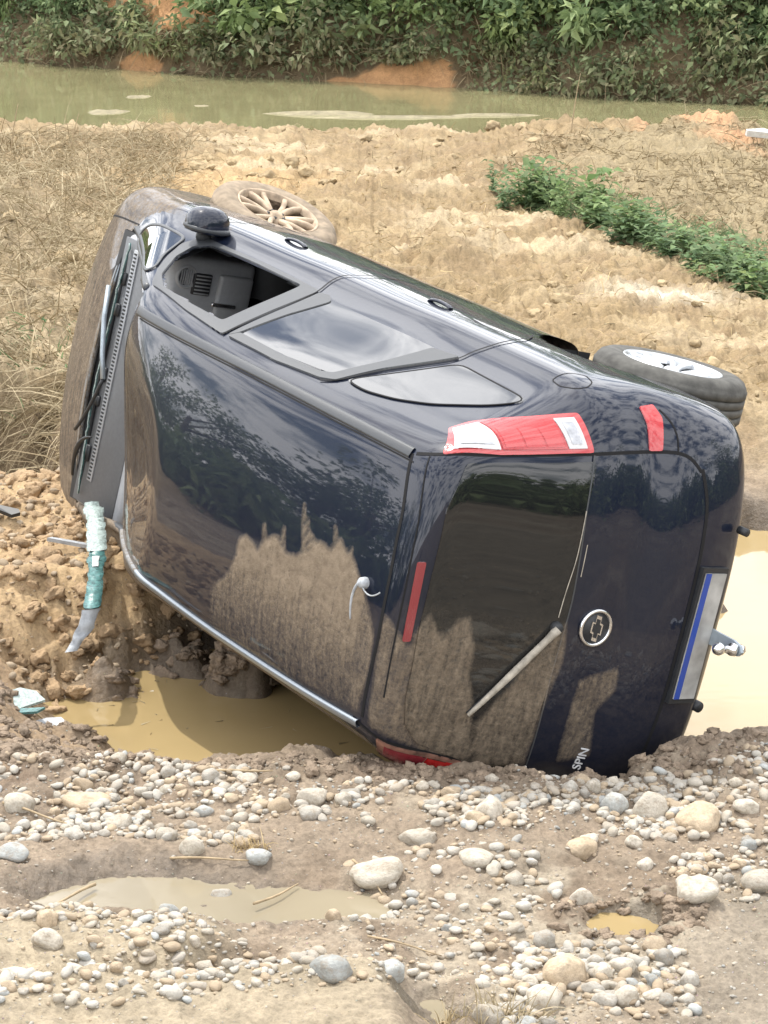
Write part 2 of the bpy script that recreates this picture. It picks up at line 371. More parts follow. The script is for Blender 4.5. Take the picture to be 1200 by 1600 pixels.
def build_ground():
    a_in = np.linspace(-11, 11, 600); a_out = 11 + (180 - 11) * (np.linspace(0, 1, 62)[1:] ** 1.8)
    ang = np.radians(np.concatenate([-a_out[::-1], a_in, a_out[:-1]]))
    u = np.linspace(1 / 6.0, 1 / 31.0, 900); r = np.concatenate([np.linspace(.4, 5.95, 40), 1 / u, np.geomspace(31.3, 120, 30)])
    A, Rr = np.meshgrid(ang, r); x = (Rr * np.sin(A)).ravel(); y = (Rr * np.cos(A)).ravel()
    z = TH(x, y)
    z = np.where(y > bank_y(x) + 2.0, -1.6, z)
    nr, na = A.shape; i = np.arange(nr * na).reshape(nr, na)
    a, b, c, d = i[:-1], np.roll(i[:-1], -1, 1), np.roll(i[1:], -1, 1), i[1:]
    F = np.stack([a, b, c, d], -1).reshape(-1, 4)
    ctr = len(x); V = np.c_[x, y, z]; V = np.vstack([V, [0, 0, TH(np.array([0.]), np.array([0.]))[0]]])
    cap = np.stack([np.roll(i[0], -1), i[0], np.full(na, ctr)], -1)
    me = mesh_np('ground', V, [F[:, ::-1], cap[:, ::-1]], M['ground'])
    col, wet, grit = ground_look(V[:, 0], V[:, 1], V[:, 2]); cattr(me, 'col', col); fattr(me, 'wet', wet); fattr(me, 'grit', grit)
    tag(link(bpy.data.objects.new('ground', me)), kind='structure')
    if me.polygons[1000].normal.z < 0: me.flip_normals()
build_ground()

def sheet(name, poly, z, mat, n=1):
    bm = bmesh.new(); bm.faces.new([bm.verts.new((p[0], p[1], z)) for p in poly])
    me = bpy.data.meshes.new(name); bm.to_mesh(me); bm.free(); me.materials.append(mat)
    return tag(link(bpy.data.objects.new(name, me)), kind='structure')
def grow(poly, g):
    c = np.mean(poly, 0); return [tuple(c + (np.array(p) - c) * g) for p in poly]
sheet('puddle', [(-1.7, 8.85), (3.2, 8.7), (3.2, 13.3), (1.6, 13.3), (-1.7, 11.3)], -.28, M['puddle'])
sheet('puddle', grow(PUD2, 1.12), -.048, M['puddle_grey'])
sheet('puddle', grow(PUD3, 1.25), -.062, M['puddle'])
sheet('puddle', grow(PUD4, 1.2), -.036, M['puddle'])
sheet('puddle', grow(PUD5, 1.2), -.05, M['puddle_grey'])
sheet('river', [(-90, 27), (90, 27), (90, 60), (-90, 100)], -.9, M['river'])

# mud bars and scum that break the river surface
def mud_bar(cx, cy, lx, ly, h, s):
    n = 40; th = np.linspace(0, 2 * np.pi, n, endpoint=False); V = []; 
    for k, q in enumerate((1.0, .8, .55, .25)):
        rr = q * (1 + .28 * fbm(np.cos(th) * 2 + s, np.sin(th) * 2, int(s * 10), 3))
        V.append(np.c_[cx + lx * rr * np.cos(th), cy + ly * rr * np.sin(th), -.93 + (h + .03) * (1 - q ** 2) + .012 * noise2(th * 9, q * 9 + 0 * th, 3)])
    V = np.vstack(V + [np.array([[cx, cy, -.9 + h]])]); F = []
    for k in range(3):
        i = np.arange(n); F.append(np.stack([k * n + i, k * n + (i + 1) % n, (k + 1) * n + (i + 1) % n, (k + 1) * n + i], 1))
    i = np.arange(n); T3 = np.stack([3 * n + i, 3 * n + (i + 1) % n, np.full(n, 4 * n)], 1)
    o = obj_np('mud_bar', V, [np.vstack(F), T3], None); me = o.data; me.materials.append(M['ground'])
    cattr(me, 'col', np.tile([.28, .245, .155], (len(V), 1))); fattr(me, 'wet', np.full(len(V), .3)); fattr(me, 'grit', np.zeros(len(V)))
    tag(o, kind='structure')
mud_bar(-4.0, 37.2, .42, .35, .03, 1.); mud_bar(-3.75, 39.2, .25, .28, .02, 2.); mud_bar(-2.7, 38.0, .16, .12, .01, 3.)
mud_bar(.1, 36.55, 1.5, .14, .03, 4.); mud_bar(-.9, 36.95, .9, .2, .05, 5.); mud_bar(1.5, 36.8, .9, .15, .03, 6.)

# far bank of the river
BD = np.array([.885, -.465]); BN = np.array([.465, .885])
def bank_pt(s, t):
    """s metres along the waterline, t metres up the slope face"""
    s = np.asarray(s, float); t = np.asarray(t, float)
    rise = np.where(t < 7, t * .80, 5.6 + (t - 7) * .12); inl = np.where(t < 7, t * .60, 4.2 + (t - 7) * .99)
    q = .22 * fbm(s * .5, t * .5, 120, 3) * smoothstep(.0, 1., t) + .06 * fbm(s * 2.3, t * 2.3, 124, 3)
    inl = inl - q; wob = .18 * fbm(s * .35, 0 * s, 130, 2); inl = inl + wob
    base = np.array([0, 40.8])
    x = base[0] + BD[0] * s + BN[0] * inl; y = base[1] + BD[1] * s + BN[1] * inl
    return x, y, -1.15 + rise + .5 * q
RED_SPOTS = [(0.25, .35, 1.15, .42), (-.7, .2, .6, .25), (-4.2, 1.45, .75, .5), (-4.6, .4, .6, .3), (-5.6, 1.9, .6, .5), (-3.1, 1.9, .35, .4)]
def red_at(s, t):
    r = 0 * s - 9
    for (a, b, w, h) in RED_SPOTS: r = np.maximum(r, 1 - np.sqrt(((s - a) / w) ** 2 + ((t - b) / h) ** 2))
    return r
def build_bank():
    s = np.concatenate([np.linspace(-70, -12, 60), np.linspace(-11.8, 11.8, 300), np.linspace(12, 70, 60)]); t = np.concatenate([np.linspace(0, 4.5, 110), np.linspace(4.7, 40, 60)])
    S, T_ = np.meshgrid(s, t); x, y, z = bank_pt(S.ravel(), T_.ravel()); nr, ns = S.shape; i = np.arange(nr * ns).reshape(nr, ns)
    F = np.stack([i[:-1, :-1], i[:-1, 1:], i[1:, 1:], i[1:, :-1]], -1).reshape(-1, 4)
    me = mesh_np('far_bank', np.c_[x, y, z], F, M['ground'])
    S = S.ravel(); T_ = T_.ravel(); n = fbm(S * 1.5, T_ * 1.5, 140, 4)
    c = np.array([[.155, .115, .065]]) + .03 * n[:, None] * np.array([[1, .9, .6]])
    r = smoothstep(.0, .14, red_at(S, T_) + .30 * n + .10 * fbm(S * 7, T_ * 7, 145, 3))[:, None]; c = c * (1 - r) + np.array([[.44, .245, .115]]) * r
    w = smoothstep(.5, .1, T_)[:, None]; c = c * (1 - .35 * w)
    cattr(me, 'col', np.clip(c, .01, .9)); fattr(me, 'wet', .5 * w[:, 0]); fattr(me, 'grit', 0 * T_)
    tag(link(bpy.data.objects.new('far_bank', me)), kind='structure')
build_bank()

# ------------------------------------------------------------------ leaves, bushes, trees
def leaves_mesh(name, P, D, N, L, Wd, rnd, dust, mat, bend=.25):
    """one folded four-triangle leaf per point: P base, D direction, N normal, L length, Wd width"""
    n = len(P); S = np.cross(D, N); S /= np.linalg.norm(S, axis=1, keepdims=True) + 1e-9
    L = L[:, None]; Wd = Wd[:, None]
    mid = P + D * L * .45 - N * L * .02; tip = P + D * L - N * L * bend
    l = P + D * L * .40 + S * Wd * .5 + N * Wd * .18; r = P + D * L * .40 - S * Wd * .5 + N * Wd * .18
    V = np.stack([P, l, tip, r, mid], 1).reshape(-1, 3); b = (np.arange(n) * 5)[:, None]
    F = np.concatenate([b + np.array([[0, 4, 1]]), b + np.array([[4, 2, 1]]), b + np.array([[0, 3, 4]]), b + np.array([[3, 2, 4]])])
    me = mesh_np(name, V, F, mat, smooth=False); fattr(me, 'rnd', np.repeat(rnd, 5)); fattr(me, 'dust', np.repeat(dust, 5)); return me
def unit(v): return v / (np.linalg.norm(v, axis=1, keepdims=True) + 1e-9)
def bush_mesh(seed, R=.5, n=420, leaf=.13, wide=.55, droop=.2, dust=0.):
    g = np.random.default_rng(seed)
    nb = 13; bc = g.normal(size=(nb, 3)) * [R * .55, R * .55, R * .40] + [0, 0, R * .5]; bc[:, 2] = np.abs(bc[:, 2]); br = R * g.uniform(.22, .5, nb)
    k = g.integers(0, nb, n); d = unit(g.normal(size=(n, 3)) + [0, 0, .3]); P = bc[k] + d * br[k][:, None] * (g.uniform(.35, 1, n) ** .5)[:, None]
    P[:, 2] = np.maximum(P[:, 2], .01)
    D = unit(d * .7 + g.normal(size=(n, 3)) * .55 - [0, 0, droop]); N = unit(np.cross(D, g.normal(size=(n, 3)))); N[N[:, 2] < 0] *= -1
    L = leaf * g.uniform(.6, 1.45, n); tone = np.clip(.5 + (g.uniform(-.4, .4, nb))[k] + g.uniform(-.25, .25, n), 0, 1)
    return leaves_mesh('bush', P, D, N, L, L * wide * g.uniform(.7, 1.2, n), tone, np.clip(dust + np.clip(.28 - P[:, 2] * .9 / R * .5, 0, .4) * g.uniform(.2, 1.3, n) + dust * g.uniform(-.7, .5, n), 0, .95), M['leaf'])
bushes = [bush_mesh(100 + i, .48, 430, (.11, .15, .09, .13, .17, .10)[i], (.62, .5, .7, .55, .34, .6)[i], (.1, .3, .15, .25, .5, .2)[i]) for i in range(6)]
dusty = [bush_mesh(150 + i, .46, 400, (.10, .12, .09, .11, .14, .10)[i], (.55, .4, .6, .5, .3, .5)[i], .5, .5) for i in range(6)]
g = np.random.default_rng(5); nb = 0; spots = []
for tr in range(5000):
    if nb >= 285: break
    inview = nb < 235
    s = g.uniform(-10, 10.5) if inview else g.uniform(-22, 22); t = (g.uniform(0, 1) ** .8 * 3.6 + .30) if inview else g.uniform(.5, 7)
    if s < .2 and t < .55 and inview and g.uniform() < .7: continue
    if red_at(np.array([s]), np.array([t]))[0] > (-.15 if inview else -.1): continue
    if any((s - a) ** 2 + (t - b) ** 2 < (.30 if inview else .9) ** 2 for a, b in spots): continue
    spots.append((s, t)); x, y, z = [float(v) for v in bank_pt(np.array([s]), np.array([t]))]
    low = t < .95 + .25 * (s > 2)
    o = link(bpy.data.objects.new('bush', (dusty if low else bushes)[g.integers(0, 6)])); o.location = (x, y, z - .08)
    sc = g.uniform(.75, 1.4) * (1 if inview else 2.2); o.scale = (sc * 1.15, sc, sc * g.uniform(.8, 1.15)); o.rotation_euler = (g.uniform(.0, .35), g.uniform(-.2, .2), g.uniform(0, 6.3))
    if low: tag(o, 'dusty olive bush low on the far bank by the waterline', 'bush', 'dusty bushes along the far waterline')
    else: tag(o, 'leafy green bush higher up in the thicket on the far river bank', 'bush', 'green bushes covering the far river bank')
    nb += 1
for i in range(26):
    x = g.uniform(8.5, 12.5); y = g.uniform(-4, 12)
    o = link(bpy.data.objects.new('bush', bushes[i % 6])); o.location = (x, y, -.1); sc = g.uniform(1.8, 3.2); o.scale = (sc, sc, sc * 1.1); o.rotation_euler = (0, 0, g.uniform(0, 6.3))
    tag(o, 'leafy bush in the undergrowth right of the track', 'bush', 'bushes right of the track')
# hanging dead stems, vines and dusty leaf litter low on the bank: nobody could count these
def strips(n, P, D, L, wd, droop, seg, rnd, dust, name, mat):
    """thin tapering blades: P base, D initial direction"""
    g2 = np.random.default_rng(len(P)); S = unit(np.cross(D, g2.normal(size=D.shape))); V = []
    for k in range(seg + 1):
        q = k / seg; c = P + D * (L * q)[:, None]; c = c - np.array([0, 0, 1]) * (L * droop * q * q)[:, None]
        w = (wd * (1 - .85 * q))[:, None]; V += [c + S * w, c - S * w]
    V = np.stack(V, 1).reshape(-1, 3); st = 2 * (seg + 1); b = (np.arange(len(P)) * st)[:, None]; F = []
    for k in range(seg): F.append(b + np.array([[2 * k, 2 * k + 1, 2 * k + 3, 2 * k + 2]]))
    me = mesh_np(name, V, np.concatenate(F), mat, smooth=False); fattr(me, 'rnd', np.repeat(rnd, st)); fattr(me, 'dust', np.repeat(dust, st)); return me
n = 2600; s = g.uniform(-8, 9, n); t = g.uniform(0, 1, n) ** 1.5 * 3; ok = red_at(s, t) < .1; s, t = s[ok], t[ok]; n = len(s)
x, y, z = bank_pt(s, t); P = np.c_[x, y, z]; D = unit(np.c_[g.normal(size=n) * .6, -np.abs(g.normal(size=n)) * .6, g.uniform(-.2, 1, n)])
o = link(bpy.data.objects.new('bank_stems', strips(n, P, D, g.uniform(.25, .8, n), g.uniform(.004, .011, n), g.uniform(.2, 1., n), 3, g.uniform(0, .6, n), g.uniform(0, .5, n), 'bank_stems', M['straw'])))
tag(o, 'dead brown stems and vines hanging on the far bank', kind='stuff')
n = 9000; s = g.uniform(-8, 9, n); t = .18 + g.uniform(0, 1, n) ** 1.4 * 3; ok = (red_at(s, t) < .0) & ((s > .2) | (t > .5) | (g.uniform(size=n) < .35)); s, t = s[ok], t[ok]; n = len(s)
x, y, z = bank_pt(s, t); P = np.c_[x, y - g.uniform(.0, .18, n), z + g.uniform(0, .18, n)]; D = unit(g.normal(size=(n, 3)) + [0, -.4, -.2]); N = unit(np.c_[g.normal(size=n) * .5, -np.abs(g.normal(size=n)), 1 + 0 * s])
L = g.uniform(.06, .15, n)
o = link(bpy.data.objects.new('creepers', leaves_mesh('creepers', P, D, N, L, L * .6, g.uniform(0, .8, n), np.clip(.75 - t * .5, 0, .8) * g.uniform(.3, 1.2, n), M['leaf'])))
tag(o, 'low creeper leaves, dusty with mud near the water, on the far bank', kind='stuff')

# trees above the far bank and beside the track (outside the frame; they show as reflections in the paint)
def tree_meshes(seed):
    g = np.random.default_rng(seed); pts = []; bm = bmesh.new()
    def limb(a, b, ra, rb):
        a = Vector(a); b = Vector(b); q = (b - a).to_track_quat('Z', 'Y').to_matrix().to_4x4(); L = (b - a).length
        m = Matrix.Translation((a + b) / 2) @ q
        bmesh.ops.create_cone(bm, cap_ends=True, segments=7, radius1=ra, radius2=rb, depth=L, matrix=m)
    p = np.zeros(3); H = g.uniform(7, 10); top = np.array([g.normal() * .5, g.normal() * .5, H * .62]); limb(p, top, .20, .10)
    cents = []
    for k in range(9):
        q = g.uniform(.35, 1); a = p + (top - p) * q; th = g.uniform(0, 6.3); e = a + np.array([math.cos(th), math.sin(th), g.uniform(.4, 1.1)]) * g.uniform(1.2, 2.6)
        limb(a, e, .07, .02); cents.append(e)
        for j in range(2):
            e2 = e + g.normal(size=3) * .8 + [0, 0, .4]; limb(e, e2, .022, .008); cents.append(e2)
    me = bpy.data.meshes.new('trunk'); bm.to_mesh(me); bm.free(); me.materials.append(M['bark'])
    c = np.array(cents); n = 2600; k = g.integers(0, len(c), n); d = unit(g.normal(size=(n, 3))); P = c[k] + d * (g.uniform(0, 1, n) ** .5 * .75)[:, None]
    D = unit(d + g.normal(size=(n, 3)) * .6 - [0, 0, .3]); N = unit(np.cross(D, g.normal(size=(n, 3))))
    L = g.uniform(.14, .30, n)
    return me, leaves_mesh('crown', P, D, N, L, L * .55, g.uniform(0, 1, n), 0 * L, M['leaf'])
tms = [tree_meshes(300 + i) for i in range(3)]
spots_t = [(-24 + 4.6 * i + g.uniform(-1, 1), g.uniform(7.5, 13)) for i in range(10)]
for i, (s, t) in enumerate(spots_t):
    x, y, z = [float(v) for v in bank_pt(np.array([s]), np.array([t]))]
    tr = tag(empty('tree', (x, y, z - .2), g.uniform(0, 6.3)), 'leafy tree standing on top of the far river bank', 'tree', 'trees on top of the far bank'); tr.scale = (.9, .9, g.uniform(.45, .8))
    a, b = tms[i % 3]; link(bpy.data.objects.new('trunk', a), tr); link(bpy.data.objects.new('crown', b), tr)
for i, (x, y) in enumerate([(13, 1), (15, 5), (13.5, 9), (16, -3), (14.5, 12.5)]):
    tr = tag(empty('tree', (x, y, -.4), g.uniform(0, 6.3)), 'leafy tree growing right of the gravel track', 'tree', 'trees right of the track'); tr.scale = (1.1, 1.1, g.uniform(.5, .7))
    a, b = tms[i % 3]; link(bpy.data.objects.new('trunk', a), tr); link(bpy.data.objects.new('crown', b), tr)
for i, (x, y) in enumerate([(-14, 4), (-16, 8), (-13.5, 11.5), (-17, 14), (-15, 18), (-16, 1), (-18, 22), (-13, -3)]):
    tr = tag(empty('tree', (x, y, -.4), g.uniform(0, 6.3)), 'leafy tree growing left of the gravel track', 'tree', 'trees left of the track'); tr.scale = (1.1, 1.1, g.uniform(.55, .8))
    a, b = tms[i % 3]; link(bpy.data.objects.new('trunk', a), tr); link(bpy.data.objects.new('crown', b), tr)
for i in range(60):
    x = g.uniform(-13.5, -10.5) ; y = g.uniform(-3, 20)
    o = link(bpy.data.objects.new('bush', bushes[i % 6])); o.location = (x, y, -.1); sc = g.uniform(1.5, 2.6); o.scale = (sc, sc, sc * .9); o.rotation_euler = (0, 0, g.uniform(0, 6.3))
    tag(o, 'leafy bush in the undergrowth left of the track', 'bush', 'bushes left of the track')

# --- shape of the car shell as an implicit surface
def cspline(xs,ys):
    xs=np.array(xs,float);ys=np.array(ys,float);n=len(xs);h=np.diff(xs)
    A=np.zeros((n,n));b=np.zeros(n);A[0,0]=A[-1,-1]=1
    for i in range(1,n-1):
        A[i,i-1]=h[i-1];A[i,i]=2*(h[i-1]+h[i]);A[i,i+1]=h[i]
        b[i]=3*((ys[i+1]-ys[i])/h[i]-(ys[i]-ys[i-1])/h[i-1])
    c=np.linalg.solve(A,b)
    s0=(ys[1]-ys[0])/h[0]-h[0]*(2*c[0]+c[1])/3
    bb=(ys[1:]-ys[:-1])/h-h*(2*c[:-1]+c[1:])/3
    dd=(c[1:]-c[:-1])/(3*h)
    s1=bb[-1]+2*c[-2]*h[-1]+3*dd[-1]*h[-1]**2
    def f(x):
        x=np.asarray(x,float);i=np.clip(np.searchsorted(xs,x)-1,0,n-2);t=x-xs[i]
        r=ys[i]+bb[i]*t+c[i]*t*t+dd[i]*t**3
        r=np.where(x<xs[0],ys[0]+s0*(x-xs[0]),r);return np.where(x>xs[-1],ys[-1]+s1*(x-xs[-1]),r)
    return f
def smax(a,b,k):
    h=np.maximum(k-np.abs(a-b),0)/k
    return np.maximum(a,b)+h**3*k/6
WZ=cspline([.15,.25,.4,.6,.8,.9,.96,1.0,1.04,1.12,1.3,1.48,1.62],[.79,.82,.85,.868,.870,.862,.846,.820,.796,.755,.672,.585,.505])
ZC=cspline([-.1,.2,.4,.8,1.3,1.8,2.2,2.5,2.68,2.85,3.05,3.25,3.42,3.6,3.75,3.9,4.1,4.3,4.5],
           [1.53,1.60,1.625,1.65,1.66,1.652,1.625,1.585,1.545,1.475,1.375,1.27,1.18,1.095,1.05,1.015,.95,.86,.74])
XFOLD=cspline([-.6,-.35,-.18,0,.2,.47,.75],[2.66,2.40,2.15,2.03,1.98,2.05,2.15])
KFOLD=cspline([-.7,-.45,-.15,.1,.3,.6,.9],[.0,.03,.13,.2,.24,.27,.28])
XR=cspline([.15,.3,.5,.62,.72,.85,1.0,1.2,1.4,1.55,1.7],[.07,.03,.012,.03,.065,.075,.10,.155,.205,.24,.27])
def gauss(d,s): return np.exp(-(d/s)**2)
def fbody(x,y,z):
    ay=np.abs(y)
    ys=np.sqrt(y*y+.0025)
    taper=1-.035*np.clip((x-2.6)/1.7,0,1)**2-.02*np.clip((1.4-x)/1.4,0,1)**2
    side=ay-WZ(z)*taper+.0016*np.sin(7.3*x+2*z)*np.sin(5.1*z+1.3*x+.7)-.022*np.clip((z-1.0)/.4,0,1)*np.clip(y/.2,0,1)
    # roof crown and the crushed, dented front edge
    yc=np.clip(y,-.65,.75)
    q=x-XFOLD(yc);w=.055
    ramp=np.where(q>w,q,np.where(q<-w,0,(q+w)**2/(4*w)))
    dent=KFOLD(yc)*ramp*(1-np.clip((x-2.7)/.7,0,1)**2*(3-2*np.clip((x-2.7)/.7,0,1)))
    dent=dent+.012*np.sin(9*y+1)*gauss(x-2.35,.18)*np.clip((y+.3)/.4,0,1)
    top=z+.0012*np.sin(6.1*x+2.7*y)*np.sin(4.7*y+.6)-(ZC(x)-.085*(ys/.6)**2.2*(1-.35*np.clip((x-3.2)/.4,0,1))-dent)
    rear=(XR(z)+.085*(ys/.66)**3.2)-x
    front=x-(4.34-.20*(ys/.8)**2.6-.12*np.clip((.5-z)/.3,0,1)**2)
    bot=.235+.0*z-z
    kt=.10+.12*np.clip((x-3.3)/.5,0,1)
    a=smax(side,top,kt)
    a=smax(a,smax(rear,-1+0*x,.01),.30 if np.isscalar(x) else (.13+.10*np.clip((1.45-z)/.4,0,1)**2*(3-2*np.clip((1.45-z)/.4,0,1))))
    a=smax(a,front,.18)
    return smax(a,bot,.10)
def grad(x,y,z,e=1e-3,f=None):
    f=f or fbody
    g=np.stack([f(x+e,y,z)-f(x-e,y,z),f(x,y+e,z)-f(x,y-e,z),f(x,y,z+e)-f(x,y,z-e)],-1)/(2*e)
    return g
def surfnet(f,lo,hi,h):
    ax=[np.arange(lo[k],hi[k]+h,h) for k in range(3)]
    V=f(*np.meshgrid(*ax,indexing='ij'));S=V<0
    nx,ny,nz=V.shape
    c=S[:-1,:-1,:-1].astype(np.int8)
    tot=np.zeros_like(c)
    for i in(0,1):
        for j in(0,1):
            for k in(0,1): tot+=S[i:nx-1+i,j:ny-1+j,k:nz-1+k]
    act=(tot>0)&(tot<8)
    idx=-np.ones(act.shape,int);I=np.argwhere(act);idx[act]=np.arange(len(I))
    P=np.stack([ax[k][I[:,k]]+h/2 for k in range(3)],1)
    for it in range(6):
        v=f(P[:,0],P[:,1],P[:,2]);g=grad(P[:,0],P[:,1],P[:,2],f=f)
        st=(v/np.maximum((g*g).sum(1),1e-3))[:,None]*g
        l=np.linalg.norm(st,axis=1,keepdims=True);st*=np.minimum(1,h*.7/np.maximum(l,1e-9))
        P-=st
    Q=[]
    for a in range(3):
        b,c2=(a+1)%3,(a+2)%3
        sl0=[slice(None)]*3;sl1=[slice(None)]*3;sl0[a]=slice(None,-1);sl1[a]=slice(1,None)
        E=S[tuple(sl0)]!=S[tuple(sl1)]
        J=np.argwhere(E);J=J[(J[:,b]>0)&(J[:,c2]>0)&(J[:,b]<V.shape[b]-1)&(J[:,c2]<V.shape[c2]-1)]
        def cell(db,dc):
            K=J.copy();K[:,b]-=db;K[:,c2]-=dc;return idx[K[:,0],K[:,1],K[:,2]]
        q=np.stack([cell(1,1),cell(0,1),cell(0,0),cell(1,0)],1)
        fl=~S[J[:,0],J[:,1],J[:,2]];q[fl]=q[fl][:,::-1]
        Q.append(q)
    return P,np.concatenate(Q)

